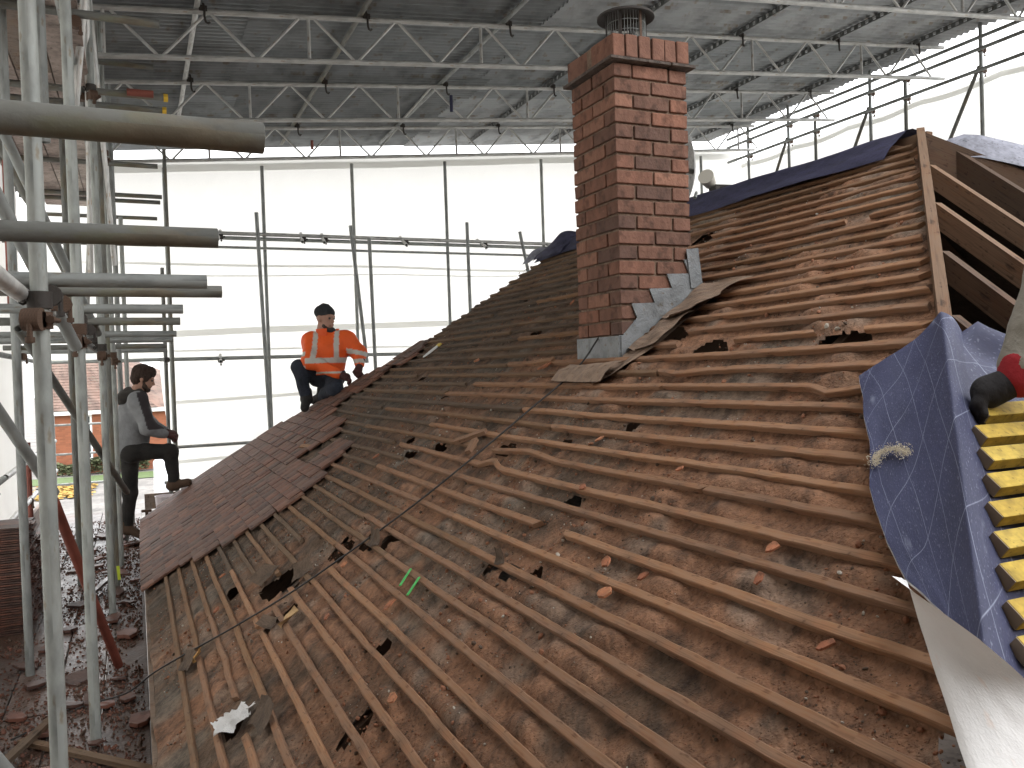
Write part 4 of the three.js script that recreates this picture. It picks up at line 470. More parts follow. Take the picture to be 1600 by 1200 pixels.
const cap = (a, b, r0, r1) => { const [ax, ay, az] = a, dx = b[0] - ax, dy = b[1] - ay, dz = b[2] - az, q = dx * dx + dy * dy + dz * dz || 1e-9; return (x, y, z) => { const t = clamp(((x - ax) * dx + (y - ay) * dy + (z - az) * dz) / q); return Math.hypot(x - ax - t * dx, y - ay - t * dy, z - az - t * dz) - (r0 + (r1 - r0) * t); }; };
const ell = (c, r, ax) => { const [X, Y, Z] = ax || [V(1, 0, 0), V(0, 1, 0), V(0, 0, 1)]; return (x, y, z) => { const p = V(x - c[0], y - c[1], z - c[2]), a = p.dot(X) / r[0], b = p.dot(Y) / r[1], d = p.dot(Z) / r[2], l = Math.hypot(a, b, d); return (l - 1) * Math.min(...r); }; };
const uni = (fs, k = 0.035) => (x, y, z) => { let d = 9; for (const f of fs) { const e = f(x, y, z), h = Math.max(k - Math.abs(d - e), 0) / k; d = Math.min(d, e) - h * h * k * 0.25; } return d; };
const sdf = (fs, box2, c, k, wr = 0) => { const u = uni(fs, k); const g = nets(wr ? (x, y, z) => u(x, y, z) + wr * (fbm(x * 14, y * 9, z * 14, 3) - 0.5) : u, box2[0], box2[1], c); const uv = new Float32Array(g.attributes.position.count * 2); for (let i = 0; i < uv.length / 2; i++) { uv[2 * i] = g.attributes.position.getX(i) + g.attributes.position.getZ(i); uv[2 * i + 1] = g.attributes.position.getY(i); } g.setAttribute('uv', new THREE.BufferAttribute(uv, 2)); return g; };
const paint = (g, fn) => { const p = g.attributes.position, c = new Float32Array(p.count * 3); for (let i = 0; i < p.count; i++) { const q = fn(p.getX(i), p.getY(i), p.getZ(i)); c.set(q, i * 3); } g.setAttribute('color', new THREE.BufferAttribute(c, 3)); return g; };
const bounds = (pts, m) => [[0, 1, 2].map((k) => Math.min(...pts.map((p) => p[k])) - m), [0, 1, 2].map((k) => Math.max(...pts.map((p) => p[k])) + m)];
const ad = (p, v, s) => [p[0] + v.x * s, p[1] + v.y * s, p[2] + v.z * s];
const SKIN = mat([0.36, 0.2, 0.14], 0.6), CLOTH = (c, o = {}) => mat(c, 0.95, { bumpMap: rep(grain, 10), bumpScale: 0.002, ...o });
function headShape(c, fw, up) {                      // head and face about 0.23 m high; fw looks out of the face
  const rt = fw.clone().cross(up).normalize(), ax = [rt, up, fw], P = (r, u, f) => ad(ad(ad(c, rt, r), up, u), fw, f);
  const fs = [ell(P(0, 0.03, -0.012), [0.077, 0.09, 0.098], ax), ell(P(0, -0.04, 0.02), [0.06, 0.078, 0.068], ax), cap(P(0, -0.088, 0.058), P(0, -0.08, 0.05), 0.022, 0.03), cap(P(0, 0.01, 0.086), P(0, -0.028, 0.106), 0.008, 0.013), cap(P(-0.035, 0.025, 0.078), P(0.035, 0.025, 0.078), 0.012, 0.012), cap(P(-0.02, -0.058, 0.084), P(0.02, -0.058, 0.084), 0.009, 0.009), ell(P(0.078, -0.005, -0.012), [0.012, 0.032, 0.02], ax), ell(P(-0.078, -0.005, -0.012), [0.012, 0.032, 0.02], ax), cap(P(0, -0.06, -0.03), P(0, -0.16, -0.045), 0.055, 0.06)];
  const u = uni(fs, 0.02), e1 = ell(P(0.032, 0.005, 0.096), [0.017, 0.011, 0.014], ax), e2 = ell(P(-0.032, 0.005, 0.096), [0.017, 0.011, 0.014], ax);
  return { sd: (x, y, z) => Math.max(u(x, y, z), -e1(x, y, z), -e2(x, y, z)), P, ax, eyes: [P(0.032, 0.005, 0.083), P(-0.032, 0.005, 0.083)] };
}
function handFs(w, dir, curl, side) {                // palm, four bent fingers, thumb at the side
  const fs = [cap(w, ad(w, dir, 0.07), 0.03, 0.036)]; const lat = side;
  [-0.03, -0.01, 0.01, 0.028].forEach((o, i) => { const a = ad(ad(w, dir, 0.085), lat, o), L = [0.036, 0.042, 0.039, 0.03][i], d2 = dir.clone().multiplyScalar(0.75).addScaledVector(curl, 0.65).normalize(), d3 = dir.clone().multiplyScalar(0.1).addScaledVector(curl, 1).normalize(), b = ad(a, d2, L), c = ad(b, d3, L * 0.8); fs.push(cap(a, b, 0.0105, 0.0095), cap(b, c, 0.0095, 0.0085)); });
  const t = ad(ad(w, dir, 0.03), lat, -0.036), t2 = ad(ad(t, dir, 0.035), lat, -0.02); fs.push(cap(t, t2, 0.013, 0.011), cap(t2, ad(ad(t2, dir, 0.02), curl, 0.022), 0.011, 0.009)); return fs;
}
function man(o) {
  const g = thing('person', o.label, 'person', o.base); const J = o.J, hd = headShape(J.head, o.face, o.up), all = Object.values(J), B = bounds(all, 0.22);
  const limb = (k) => [cap(J['sh' + k], J['el' + k], 0.045, 0.038), cap(J['el' + k], J['ha' + k], 0.037, 0.026), cap(J['hip' + k], J['kn' + k], 0.072, 0.05), cap(J['kn' + k], J['an' + k], 0.048, 0.033), cap(J['an' + k], J['to' + k], 0.034, 0.028)];
  const core = [cap(J.pelvis, J.chest, 0.11, 0.12), cap(J.chest, J.neck, 0.11, 0.055), cap(J.neck, J.head, 0.052, 0.05), cap(J.shL, J.shR, 0.055, 0.055), cap(J.hipL, J.hipR, 0.08, 0.08)];
  const parts = [sdf([...core, ...limb('L'), ...limb('R')], B, 0.014, 0.04)];
  parts.push(sdf([hd.sd], bounds([J.head], 0.19), 0.005, 0.001));
  for (const k of ['L', 'R']) { const d = V(...J['fi' + k]).sub(V(...J['ha' + k])).normalize(); const cu = o.curl.clone().addScaledVector(d, -o.curl.dot(d)).normalize(); const f = handFs(J['ha' + k], d, cu, d.clone().cross(cu)); parts.push(sdf(f, bounds([J['ha' + k], ad(J['ha' + k], d, 0.16)], 0.08), 0.004, 0.008)); }
  const body = part(g, 'body', mergeGeometries(parts), SKIN); const EY = mat([0.05, 0.04, 0.035], 0.3);
  for (const e of hd.eyes) { const s = new THREE.SphereGeometry(0.0115, 10, 8); s.translate(...e); part(body, 'eye', s, EY); }
  const jk = [cap(J.pelvis, J.chest, o.belly, 0.178), cap(J.chest, ad(J.neck, V(0, -1, 0), 0.05), 0.165, 0.09), cap(J.shL, J.shR, 0.094, 0.094)]; for (const k of ['L', 'R']) { const e = V(...J['ha' + k]).sub(V(...J['el' + k])); jk.push(cap(J['sh' + k], J['el' + k], 0.092, 0.075), cap(J['el' + k], ad(J['el' + k], e, 0.9), 0.075, 0.053)); }
  const cut = o.hem, uj = uni(jk, 0.05); const jg = sdf([(x, y, z) => Math.max(uj(x, y, z) + 0.026 * (fbm(x * 11, y * 8, z * 11, 3) - 0.5), cut - y + 0.012 * (vn(x * 12, z * 12) - 0.5), 0)].map((f0) => (x, y, z) => { const d = uj(x, y, z) + 0.026 * (fbm(x * 11, y * 8, z * 11, 3) - 0.5); const inTorso = Math.hypot(x - J.pelvis[0], z - J.pelvis[2]) < 0.23; return inTorso ? Math.max(d, cut - y) : d; }), B, 0.0105, 0.001);
  part(g, 'jacket', paint(jg, o.jacketColor), CLOTH([1, 1, 1], { vertexColors: true, roughness: o.jr || 0.95 }));
  const tr = [cap(J.hipL, J.hipR, 0.115, 0.115), cap(J.pelvis, ad(J.pelvis, V(0, 1, 0), 0.06), 0.13, 0.13)]; for (const k of ['L', 'R']) { const e = V(...J['an' + k]).sub(V(...J['kn' + k])); tr.push(cap(J['hip' + k], J['kn' + k], 0.098, 0.074), cap(J['kn' + k], ad(J['kn' + k], e, 0.97), 0.07, 0.058)); }
  part(g, 'trousers', sdf(tr, B, 0.0125, 0.04, 0.024), CLOTH(o.trouser, { map: rep(dirtTex, 2.5) }));
  for (const k of ['L', 'R']) { const a = J['an' + k], t = J['to' + k], dn = V(0, -1, 0); const heel = ad(ad(a, V(t[0] - a[0], t[1] - a[1] * 1, t[2] - a[2]), -0.25), dn, 0.0); const bt = [cap(ad(a, V(0, 1, 0), 0.07), a, 0.056, 0.055), cap(a, t, 0.05, 0.042), cap(a, heel, 0.05, 0.044)]; part(g, 'boot', sdf(bt, bounds([a, t, heel], 0.15), 0.009, 0.03), CLOTH(o.boot)); if (o.glove) { const d = V(...J['fi' + k]).sub(V(...J['ha' + k])).normalize(), cu = o.curl.clone().addScaledVector(d, -o.curl.dot(d)).normalize(), w = J['ha' + k], f = uni(handFs(w, d, cu, d.clone().cross(cu)), 0.01), c2 = cap(ad(w, d, -0.06), w, 0.045, 0.038); part(g, 'glove', sdf([(x, y, z) => Math.min(f(x, y, z) - 0.005, c2(x, y, z))], bounds([w, ad(w, d, 0.16)], 0.1), 0.005, 0.001), CLOTH(o.glove)); } }
  o.extra(g, hd, J, B); return g;
}
man({
  label: 'person in a grey hooded jacket standing with one boot on the tiles', base: [-0.1, DECK, -9.8], face: V(0.93, -0.3, 0.12).normalize(), up: V(0.3, 0.95, 0).normalize(), curl: V(0.1, -0.8, -0.3), belly: 0.178, hem: 0.69,
  J: { head: [0.085, 1.475, -9.76], neck: [0.02, 1.33, -9.76], chest: [-0.03, 1.1, -9.77], pelvis: [-0.075, 0.76, -9.79], shR: [0.015, 1.25, -9.6], shL: [-0.005, 1.25, -9.94], elR: [0.1, 0.965, -9.53], elL: [0.12, 0.98, -9.96], haR: [0.27, 0.885, -9.62], haL: [0.28, 0.9, -9.77], fiR: [0.36, 0.86, -9.68], fiL: [0.37, 0.87, -9.72], hipR: [-0.07, 0.72, -9.7], hipL: [-0.08, 0.72, -9.88], knR: [0.315, 0.7, -9.66], anR: [0.33, 0.335, -9.68], toR: [0.47, 0.36, -9.63], knL: [-0.1, 0.28, -9.87], anL: [-0.14, -0.115, -9.87], toL: [0.01, -0.185, -9.79] },
  trouser: [0.022, 0.02, 0.018], boot: [0.075, 0.045, 0.028],
  jacketColor: (x, y, z) => { const k = 0.8 + 0.4 * fbm(x * 30, y * 30, z * 30, 2); const dark = (x > 0.035 + 0.25 * (1.2 - y) * (y > 0.95 ? 1 : 0) && y > 0.95 && y < 1.34 && z > -9.68) || (x > 0.04 && y > 1.18) ; return dark ? [0.03 * k, 0.024 * k, 0.026 * k] : [0.19 * k, 0.195 * k, 0.2 * k]; },
  extra(g, hd, J) {
    const P = hd.P; const hair = uni([ell(P(0, 0.066, -0.025), [0.1, 0.09, 0.118], hd.ax), ell(P(0, 0.0, -0.065), [0.086, 0.09, 0.07], hd.ax), cap(P(-0.03, 0.1, 0.05), P(0.03, 0.1, 0.05), 0.035, 0.035), ell(P(0.07, 0.02, 0.02), [0.018, 0.04, 0.03], hd.ax), ell(P(-0.07, 0.02, 0.02), [0.018, 0.04, 0.03], hd.ax)], 0.03);
    part(g, 'hair', sdf([(x, y, z) => hair(x, y, z) + 0.018 * (fbm(x * 60, y * 40, z * 60, 2) - 0.5)], bounds([J.head], 0.22), 0.006, 0.001), CLOTH([0.032, 0.018, 0.012]));
    const beard = uni([cap(P(-0.045, -0.075, 0.03), P(0, -0.1, 0.062), 0.022, 0.026), cap(P(0.045, -0.075, 0.03), P(0, -0.1, 0.062), 0.022, 0.026), cap(P(0.055, -0.03, 0.01), P(0.045, -0.075, 0.03), 0.016, 0.02), cap(P(-0.055, -0.03, 0.01), P(-0.045, -0.075, 0.03), 0.016, 0.02)], 0.02); part(g, 'beard', sdf([(x, y, z) => beard(x, y, z) + 0.008 * (fbm(x * 80, y * 80, z * 80, 2) - 0.5)], bounds([J.head], 0.2), 0.005, 0.001), CLOTH([0.045, 0.026, 0.018]));
    const hood = uni([cap([-0.13, 1.275, -9.72], [-0.12, 1.275, -9.84], 0.058, 0.055), cap([-0.12, 1.28, -9.7], [0.03, 1.335, -9.67], 0.052, 0.045), cap([-0.12, 1.28, -9.86], [0.02, 1.335, -9.87], 0.052, 0.045), cap([-0.06, 1.33, -9.78], [-0.12, 1.27, -9.78], 0.07, 0.065)], 0.06); part(g, 'hood', sdf([(x, y, z) => hood(x, y, z) + 0.014 * (fbm(x * 20, y * 20, z * 20, 2) - 0.5)], [[-0.25, 1.12, -10.0], [0.15, 1.48, -9.55]], 0.009, 0.001), CLOTH([0.03, 0.026, 0.022]));
  }, glove: [0.075, 0.03, 0.026],
});
man({
  label: 'person in an orange high visibility jacket and dark beanie kneeling on the far hip', base: [1.65, 1.16, -8.5], face: V(0.55, -0.03, 0.83).normalize(), up: V(0.08, 1, 0.05).normalize(), curl: V(0.2, -0.8, 0.2), belly: 0.175, hem: 1.455,
  J: { head: [1.77, 2.015, -8.53], neck: [1.785, 1.875, -8.53], chest: [1.79, 1.69, -8.53], pelvis: [1.765, 1.475, -8.57], shL: [1.955, 1.8, -8.46], shR: [1.635, 1.79, -8.58], elL: [2.055, 1.66, -8.36], elR: [1.575, 1.6, -8.4], haL: [2.03, 1.54, -8.25], haR: [1.835, 1.45, -8.27], fiL: [2.0, 1.48, -8.2], fiR: [1.92, 1.415, -8.22], hipL: [1.83, 1.44, -8.52], hipR: [1.69, 1.45, -8.58], knL: [1.775, 1.325, -8.25], anL: [1.73, 1.24, -8.62], toL: [1.66, 1.2, -8.74], knR: [1.475, 1.54, -8.45], anR: [1.545, 1.225, -8.5], toR: [1.5, 1.14, -8.37] },
  trouser: [0.028, 0.034, 0.05], boot: [0.022, 0.02, 0.018], jr: 0.7, glove: [0.06, 0.022, 0.02],
  jacketColor: (x, y, z) => { const k = 0.85 + 0.3 * fbm(x * 12, y * 12, z * 12, 3); const t = (x - 1.79) * 0.93 + (z + 8.53) * 0.37; const onArm = Math.abs(t) > 0.19; const silver = onArm ? (Math.abs(y - 1.665 - 0.25 * (x > 1.8 ? (x - 2.03) : 0) * -1) < 0.024 || Math.abs(y - (x > 1.9 ? 1.585 : 1.53)) < 0.02) : (Math.abs(y - 1.6) < 0.026 || (Math.abs(Math.abs(t + 0.005) - 0.105) < 0.024 && y > 1.6)); const low = !onArm && y > 1.47 && y < 1.485; return silver ? [0.52 * k, 0.5 * k, 0.45 * k] : low ? [0.5 * k, 0.48 * k, 0.42 * k] : [0.78 * k, 0.105 * k, 0.012 * k]; },
  extra(g, hd, J) {
    const P = hd.P; const hat = uni([ell(P(0, 0.068, -0.022), [0.092, 0.078, 0.108], hd.ax), cap(P(0, 0.13, -0.035), P(0, 0.12, -0.02), 0.03, 0.04)], 0.03), brim = (x, y, z) => { const q = V(x - J.head[0], y - J.head[1], z - J.head[2]); return 0.022 + 0.22 * q.dot(hd.ax[2]) - q.dot(hd.ax[1]); };
    part(g, 'beanie', sdf([(x, y, z) => Math.max(hat(x, y, z) + 0.004 * Math.sin(Math.atan2(x - J.head[0], z - J.head[2]) * 36), brim(x, y, z))], bounds([J.head], 0.22), 0.006, 0.001), CLOTH([0.028, 0.03, 0.032]));
    const beard = uni([cap(P(-0.045, -0.07, 0.03), P(0, -0.1, 0.06), 0.022, 0.026), cap(P(0.045, -0.07, 0.03), P(0, -0.1, 0.06), 0.022, 0.026)], 0.02); part(g, 'beard', sdf([(x, y, z) => beard(x, y, z) + 0.008 * (fbm(x * 80, y * 80, z * 80, 2) - 0.5)], bounds([J.head], 0.2), 0.005, 0.001), CLOTH([0.06, 0.045, 0.038]));
    const n = J.neck, col = (x, y, z) => { const d = Math.hypot(x - n[0], z - n[2]), fr = ((x - n[0]) * 0.35 + (z - n[2]) * 0.94) / (d + 1e-6); if (fr > 0.82) return 1; return Math.max(Math.abs(d - 0.098 - 0.1 * (y - n[1])) - 0.014, Math.abs(y - n[1] + 0.008) - 0.05); }; part(g, 'collar', sdf([col], [[n[0] - 0.17, n[1] - 0.12, n[2] - 0.17], [n[0] + 0.17, n[1] + 0.12, n[2] + 0.17]], 0.007, 0.001), CLOTH([0.7, 0.09, 0.012], { roughness: 0.7 }));
    const scarf = cap([n[0] + 0.03, n[1] - 0.05, n[2] + 0.03], [n[0] + 0.02, n[1], n[2] + 0.02], 0.06, 0.066); part(g, 'scarf', sdf([scarf], bounds([n], 0.15), 0.01, 0.01), CLOTH([0.02, 0.02, 0.022]));
  },
});
// ---------------------------------------------------------------- loose things on the roof and deck
function shard(L, W, T, sd) {                        // broken piece of flat tile
  const sh = new THREE.Shape(), n = 5 + Math.floor(hash(sd, 1, 1) * 4); for (let i = 0; i < n; i++) { const a = i / n * 6.283 + 0.5 * hash(sd, i, 2), r = 0.55 + 0.45 * hash(sd, i, 3), x = L / 2 * r * Math.cos(a), y = W / 2 * r * Math.sin(a); i ? sh.lineTo(x, y) : sh.moveTo(x, y); } sh.closePath();
  const g = new THREE.ExtrudeGeometry(sh, { depth: T, bevelEnabled: true, bevelSize: 0.0015, bevelThickness: 0.0015, bevelSegments: 1 }); g.rotateX(-Math.PI / 2); return uvBox(g);
}
const SHARDS = Array.from({ length: 14 }, (_, i) => shard(0.1 + 0.06 * hash(i, 5, 5), 0.06 + 0.05 * hash(i, 6, 5), 0.011, i + 3));
const rb = new THREE.Quaternion().setFromRotationMatrix(new THREE.Matrix4().makeBasis(V(0, 0, -1), ROOF_N, ROOF_U));
function onRoof(o, s, z, n, turn, tilt = 0) { o.position.copy(RP(s, z, n)); o.quaternion.copy(rb).multiply(new THREE.Quaternion().setFromEuler(new THREE.Euler(tilt, turn, tilt * 0.6))); return o; }
[[2.531, -4.26, 1.2], [1.48, -2.0, 0.8], [1.407, -2.08, 1.1], [1.621, -1.66, 0.7], [1.6, -1.62, 0.7], [0.961, -3.9, 0.9], [0.952, -3.12, 0.9], [1.571, -5.14, 1.0], [1.433, -7.19, 1.2], [1.482, -2.2, 0.8], [1.42, -1.32, 0.8], [1.952, -2.95, 0.7], [1.922, -2.28, 0.7], [0.772, -3.48, 0.8], [0.79, -2.52, 0.8], [0.42, -5.3, 1.0], [0.3, -4.75, 0.9], [2.6, -5.5, 0.9], [3.2, -5.0, 0.9], [1.72, -2.72, 0.8]].forEach(([s, z, k], i) => {
  const o = single('tile_shard', SHARDS[i % 14], CLAY[i % 3], 'broken shard of red clay tile lying among the battens', 'tile shard', 'broken tile shards on the roof'); const ks = batS(Math.round((s - 0.08) / GA - 0.5)) + GA / 2; onRoof(o, Math.abs(s - ks) < 0.05 ? ks : s, z, 0.022 + 0.012 * rnd(), rr(0, 6), rr(-0.35, 0.35)); o.scale.setScalar(k * 0.55); });
{ // crumbs too small to count
  const g = new THREE.IcosahedronGeometry(1, 0), N = 14000, im = new THREE.InstancedMesh(g, mat([1, 1, 1], 0.95), N), m = new THREE.Matrix4(), c = new THREE.Color(); im.name = 'clay_crumbs'; im.userData = { kind: 'stuff', label: 'fine crumbs of clay and mortar scattered between the battens', category: 'debris' };
  for (let i = 0; i < N; i++) { let s, z; do { const u = rnd(); s = S0 + 0.05 + 4.2 * Math.pow(u, 1.2); z = -0.3 - 7 * Math.pow(rnd(), 1.2); } while (z > zHip(s) - 0.1 || z < zTile(s) || fbm(s * 3, z * 3, 40, 3) < 0.42 + 0.2 * rnd()); const r = rr(0.0012, 0.004) * (rnd() < 0.08 ? 2.4 : 1); const p = RP(s, z, hump(s, z) + r * 0.4); m.compose(p, new THREE.Quaternion().setFromEuler(new THREE.Euler(rr(0, 6), rr(0, 6), rr(0, 6))), V(r * rr(0.7, 1.6), r * 0.7, r)); im.setMatrixAt(i, m); const q = rnd(); if (q < 0.6) c.setRGB(0.25, 0.11, 0.06); else if (q < 0.9) c.setRGB(0.1, 0.07, 0.05); else c.setRGB(0.4, 0.36, 0.3); im.setColorAt(i, c); }
  flag(im); scene.add(im);
}
{ // curled scraps of torn felt at the holes
  const FS = mat([0.125, 0.085, 0.058], 0.9, { side: THREE.DoubleSide, map: rep(dirtTex, 4), bumpMap: rep(grain, 8), bumpScale: 0.003 });
  const scrapAt = ['beside the cable, highest of those by the cable', 'at the upper rim of the largest hole', 'at the far left rim of the largest hole', 'by the small holes in the middle of the slope', 'by the leaf just under the cable', 'next to the crumpled white paper', 'under the cable closest to the eave'];
  let scrapNo = 0; for (const [s, z, a, b, t] of [[1.1, -3.85, 0.12, 0.07, 0.3], [0.78, -4.2, 0.14, 0.09, 1.0], [0.66, -4.6, 0.16, 0.1, 2.0], [1.3, -2.73, 0.06, 0.04, 0.4], [0.56, -3.9, 0.08, 0.07, 2.2], [0.33, -3.1, 0.18, 0.1, 0.1], [0.1, -4.3, 0.14, 0.09, 0.4]]) { const g = grid(10, 6, (u, v) => V((u - 0.5) * a * (1 - 0.5 * v * vn(u * 5, s)), 0.045 * v * v + 0.01 * vn(u * 4, v * 4, s), (v - 0.2) * b + 0.02 * vn(u * 6, s * 3)), (u, v) => [u * a, v * b]); onRoof(single('felt_scrap', g, FS, 'curled scrap of torn felt ' + scrapAt[scrapNo++], 'felt scrap', 'torn felt scraps on the roof'), s, z, 0.02, t); }
  const WP = mat([0.72, 0.71, 0.7], 0.9, { side: THREE.DoubleSide, bumpMap: rep(grain, 8), bumpScale: 0.006 }); const g = grid(26, 20, (u, v) => { const e = 0.8 + 0.4 * vn(u * 6, v * 6, 2); return V((u - 0.5) * 0.24 * e, 0.05 * fbm(u * 5, v * 5, 3, 4) - 0.012, (v - 0.5) * 0.15 * e); }, null, (u, v) => Math.hypot(u - 0.5, v - 0.5) < 0.34 + 0.22 * vn(u * 9, v * 9, 4)); onRoof(single('paper_sheet', g, WP, 'crumpled white sheet of paper wedged by a hole near the eave', 'paper'), 0.27, -3.28, 0.02, 0.7);
  const GP = mat([0.06, 0.4, 0.09], 0.5); for (const [s, z, t, w] of [[1.07, -3.23, 0.65, 'left'], [1.06, -3.1, 0.6, 'right']]) onRoof(single('plastic_strip', uvBox(new RoundedBoxGeometry(0.012, 0.006, 0.1, 1, 0.002)), GP, w + ' one of two bright green plastic strips between the battens', 'plastic strip', 'green plastic strips'), s, z, 0.03, t);
  const leafG = (k) => { const g2 = grid(10, 10, (u, v) => { const w = Math.sin(Math.PI * Math.pow(v, 0.8)) * (0.75 + 0.35 * Math.abs(Math.sin(v * 9.5))); return V((u - 0.5) * 0.075 * w, 0.015 * Math.sin(u * 3 + v * 2 + k) + 0.008 * vn(u * 5, v * 5), (v - 0.5) * 0.11); }); return g2; }, LM = mat([0.55, 0.3, 0.1], 0.8, { side: THREE.DoubleSide, map: rep(clayTex, 1) });
  onRoof(single('dead_leaf', leafG(1), LM, 'large tan dead leaf lying on battens near the eave', 'leaf'), 0.187, -4.29, 0.035, 1.3); onRoof(single('dead_leaf', leafG(2), mat([0.42, 0.28, 0.14], 0.8, { side: THREE.DoubleSide }), 'smaller curled dead leaf on a batten above the cable', 'leaf'), 0.622, -3.8, 0.035, 0.4);
  const clip = thing('hand_tool', 'small white and yellow hand tool lying high on the battens', 'tool', RP(2.76, -6.89, 0.03).toArray()); const cg = new THREE.TorusGeometry(0.05, 0.008, 6, 20); cg.scale(0.45, 1.6, 1); cg.rotateX(Math.PI / 2); const c1 = part(clip, 'frame', cg, mat([0.65, 0.65, 0.63], 0.4)); c1.position.set(0, 0, 0); c1.quaternion.copy(rb); const c2 = part(clip, 'handle', new RoundedBoxGeometry(0.055, 0.02, 0.04, 2, 0.006).translate(0, 0, 0.09), mat([0.55, 0.4, 0.08], 0.6)); c2.position.set(0, 0, 0); c2.quaternion.copy(rb);
  const cable = new THREE.CatmullRomCurve3([V(2.18, 1.6, -3.78), RP(2.46, -3.81, 0.04), RP(2.08, -3.82, 0.033), RP(1.69, -3.825, 0.036), RP(1.35, -3.88, 0.032), RP(0.99, -3.96, 0.036), RP(0.67, -4.08, 0.034), RP(0.37, -4.265, 0.033), RP(0.05, -4.5, 0.034), RP(-0.07, -4.62, 0.02), V(-0.1, -0.14, -4.75), V(-0.3, DECK + 0.01, -4.9), V(-0.6, DECK + 0.01, -4.6)]);
  single('cable', new THREE.TubeGeometry(cable, 160, 0.0045, 6), mat([0.025, 0.023, 0.022], 0.6), 'thin black cable running from the chimney down across the battens', 'cable');
}
{ // sawdust on the membrane
  const N = 1600, im = new THREE.InstancedMesh(new THREE.TetrahedronGeometry(1, 0), mat([0.62, 0.55, 0.42], 0.95), N), m = new THREE.Matrix4(); im.name = 'sawdust'; im.userData = { kind: 'stuff', label: 'cream smear of sawdust on the blue membrane', category: 'sawdust' };
  for (let i = 0; i < N; i++) { const a = rr(0.4, 4.2), wide = i % 3 === 0 ? 0.03 : 0.012, s = 1.985 + 0.03 * Math.sin(a) + wide * (rnd() + rnd() - 1), z = -1.5 + 0.04 * Math.cos(a) + wide * (rnd() + rnd() - 1), r = rr(0.0006, 0.0018); m.compose(RP(s, z, 0.068 + 0.006 * rnd()), new THREE.Quaternion().setFromEuler(new THREE.Euler(rr(0, 6), rr(0, 6), 0)), V(r * 1.6, r, r)); im.setMatrixAt(i, m); } flag(im); scene.add(im);
}
man({ // worker out of frame, one gloved hand on the new battens
  label: 'person reaching in at the right edge, grey sleeve, red cuff, black glove', base: [2.7, 0.7, -0.8], face: V(-0.9, -0.4, -0.2).normalize(), up: V(-0.4, 0.9, 0).normalize(), curl: V(-0.1, -1, 0.15), belly: 0.17, hem: 1.02,
  J: { head: [2.5, 1.92, -0.86], neck: [2.55, 1.76, -0.84], chest: [2.62, 1.52, -0.82], pelvis: [2.76, 1.1, -0.77], shR: [2.54, 1.64, -1.0], shL: [2.56, 1.64, -0.64], elR: [2.085, 1.73, -1.33], elL: [2.32, 1.35, -0.55], haR: [1.945, 1.385, -1.365], haL: [2.1, 1.2, -0.72], fiR: [1.86, 1.335, -1.44], fiL: [2.02, 1.13, -0.76], hipR: [2.76, 1.07, -0.86], hipL: [2.76, 1.05, -0.66], knR: [2.42, 0.95, -0.9], anR: [2.82, 0.86, -0.85], toR: [2.96, 0.84, -0.83], knL: [2.42, 0.76, -0.6], anL: [2.82, 0.69, -0.6], toL: [2.96, 0.67, -0.58] },
  trouser: [0.03, 0.03, 0.035], boot: [0.03, 0.025, 0.02], glove: [0.016, 0.014, 0.015], jacketColor: (x, y, z) => { const k = 0.8 + 0.4 * fbm(x * 30, y * 30, z * 30, 2); return [0.27 * k, 0.25 * k, 0.21 * k]; },
  extra(g, hd, J) { const P = hd.P, cf = cap([1.95, 1.39, -1.365], [1.957, 1.42, -1.362], 0.05, 0.052); part(g, 'cuff', sdf([cf], bounds([[1.955, 1.405, -1.363]], 0.1), 0.007, 0.001), CLOTH([0.34, 0.02, 0.028])); const hat = ell(P(0, 0.065, -0.02), [0.092, 0.08, 0.11], hd.ax); part(g, 'cap', sdf([hat], bounds([J.head], 0.22), 0.008, 0.001), CLOTH([0.03, 0.03, 0.035])); },
});
// piles of old tiles on the deck
[[-0.86, -6.72, 46, 'darker'], [-0.85, -7.06, 44, 'farther'], [-0.84, -7.4, 34, 'lower']].forEach(([x, z, n, w], i) => {
  const lb = ['near pile of old clay tiles stacked on the deck at the left', 'rear pile of old clay tiles stacked on the deck at the left', 'lower pile of old clay tiles beside the taller stacks'][i], p = thing('tile_pile', lb, 'tile pile', [x, DECK, z], 'piles of old tiles on the deck'), g = [uvBox(new RoundedBoxGeometry(0.265, 0.0125, 0.165, 1, 0.002)), uvBox(new RoundedBoxGeometry(0.26, 0.012, 0.163, 1, 0.002))];
  for (let k = 0; k < n; k++) for (const dz of [-0.085, 0.085]) { const o = flag(new THREE.Mesh(g[k % 2], pickOf(WETCLAY))); o.name = 'tile'; o.position.set(rr(-0.018, 0.018), 0.008 + k * 0.0158, dz + rr(-0.006, 0.006)); o.rotation.set(rr(-0.015, 0.015), rr(-0.06, 0.06), rr(-0.015, 0.015)); p.add(o); }
});
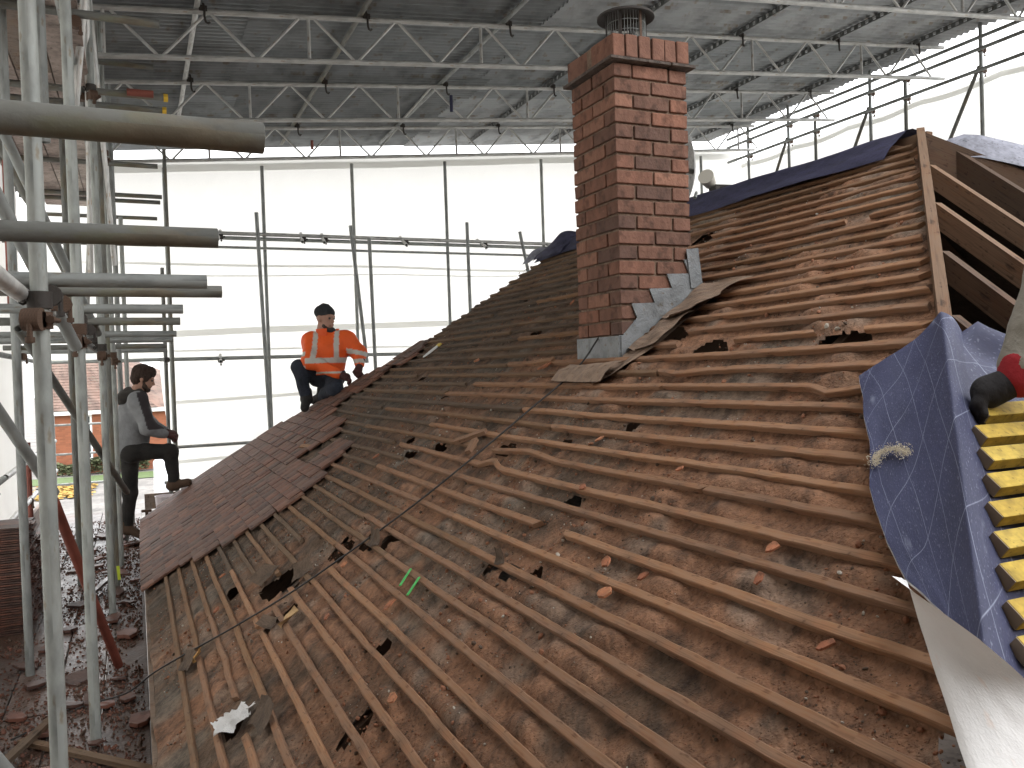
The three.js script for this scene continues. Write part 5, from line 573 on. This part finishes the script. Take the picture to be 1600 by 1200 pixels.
// broken tiles and rubble on the deck
for (let i = 0; i < 80; i++) { const z = -1.8 - 8.8 * Math.pow(rnd(), 0.85), near = z > -6.2, x = near ? rr(-0.7, -0.03) : rr(-0.55, -0.03); if (!near && rnd() < 0.25) continue; const o = single('deck_shard', SHARDS[i % 14], pickOf(WETCLAY), 'wet broken tile fragment littering the scaffold deck', 'tile shard', 'broken tile fragments on the deck'); o.position.set(x, DECK + 0.004 + 0.02 * rnd(), z); o.rotation.set(rr(-0.15, 0.15), rr(0, 6), rr(-0.15, 0.15)); o.scale.setScalar(rr(0.7, 1.9)); }
{ const g = new THREE.IcosahedronGeometry(1, 0), N = 20000, im = new THREE.InstancedMesh(g, mat([1, 1, 1], 0.8), N), m = new THREE.Matrix4(), c = new THREE.Color(); im.name = 'deck_rubble'; im.userData = { kind: 'stuff', label: 'dark red tile rubble and grit spread over the deck boards', category: 'rubble' };
  for (let i = 0; i < N; i++) { let x, z; do { x = rr(-1.1, -0.02); z = -0.8 - 10.6 * Math.pow(rnd(), 1.25); } while (fbm(x * 2.5, z * 1.6, 9, 3) + 0.25 * ss(-6.5, -4.5, z) + 0.12 * ss(-0.7, -0.1, x) < 0.4 + 0.3 * rnd()); const r = rr(0.002, 0.008) * (rnd() < 0.06 ? 2 : 1); m.compose(V(x, DECK + r * 0.3, z), new THREE.Quaternion().setFromEuler(new THREE.Euler(rr(0, 6), rr(0, 6), rr(0, 6))), V(r * rr(0.8, 2), r * 0.7, r)); im.setMatrixAt(i, m); rnd() < 0.6 ? c.setRGB(0.12, 0.048, 0.03) : c.setRGB(0.07, 0.042, 0.028); im.setColorAt(i, c); }
  flag(im); scene.add(im); }
// loose timbers on the deck
[[-0.25, -4.2, 0.9, 2.3, 'long weathered batten lying across the deck near the eave'], [-0.12, -3.7, 0.8, 0.75, 'short batten offcut leaning on the deck below the cable'], [-0.55, -4.35, 0.9, 1.25, 'thin batten lying across the deck boards at the left'], [-0.3, -7.6, 0.8, 1.35, 'wet plank lying across the deck behind the standards']].forEach(([x, z, L, t, lb], i) => { const o = single('loose_batten', uvBox(new THREE.BoxGeometry(L, 0.022, 0.04)), i === 3 ? WETB[1] : BATTD[i % 3], lb, 'batten', 'loose battens on the deck'); o.position.set(x, DECK + 0.02 + 0.012 * i, z); o.rotation.y = t; });
{ const c = single('plastic_tub', new THREE.LatheGeometry([new THREE.Vector2(0.001, 0), new THREE.Vector2(0.1, 0), new THREE.Vector2(0.12, 0.3), new THREE.Vector2(0.128, 0.31), new THREE.Vector2(0.115, 0.31), new THREE.Vector2(0.096, 0.01), new THREE.Vector2(0.001, 0.01)], 24), mat([0.62, 0.56, 0.58], 0.5), 'pale plastic tub on the deck beyond the raised boot', 'tub'); c.position.set(0.28, DECK, -10.9);
  const j = thing('base_jack', 'rusty screw jack standing on the far end of the deck', 'jack', [0.06, DECK, -10.6]); tube(j, 'screw', [0.06, DECK, -10.6], [0.06, DECK + 0.19, -10.6], RUST, 0.017); part(j, 'handle', new RoundedBoxGeometry(0.11, 0.03, 0.03, 1, 0.006).translate(0.06, DECK + 0.19, -10.6), RUST); part(j, 'base_plate', box(0.0, DECK, -10.66, 0.12, DECK + 0.008, -10.54), RUST);
  const fd = thing('far_deck', 'wet timber deck wrapping round the far end of the bungalow', 'deck', [4, -0.3, -11]); for (let r = 0; r < 5; r++) for (let k = 0; k < 2; k++) part(fd, 'board', uvBox(new RoundedBoxGeometry(3.9, 0.036, 0.222, 1, 0.004)), WETB[(r + k) % 3]).position.add(V(2.0 + k * 3.92, DECK - 0.02 + rr(-0.002, 0.002), -10.95 - 0.228 * r)); part(fd, 'toe_board', box(0.05, DECK, -12.12, 3.9, DECK + 0.2, -12.08), BOARD[0]); }

scene.traverse((o) => { if (o.isMesh) { o.castShadow = true; o.receiveShadow = true; } });
renderer.render(scene, camera);
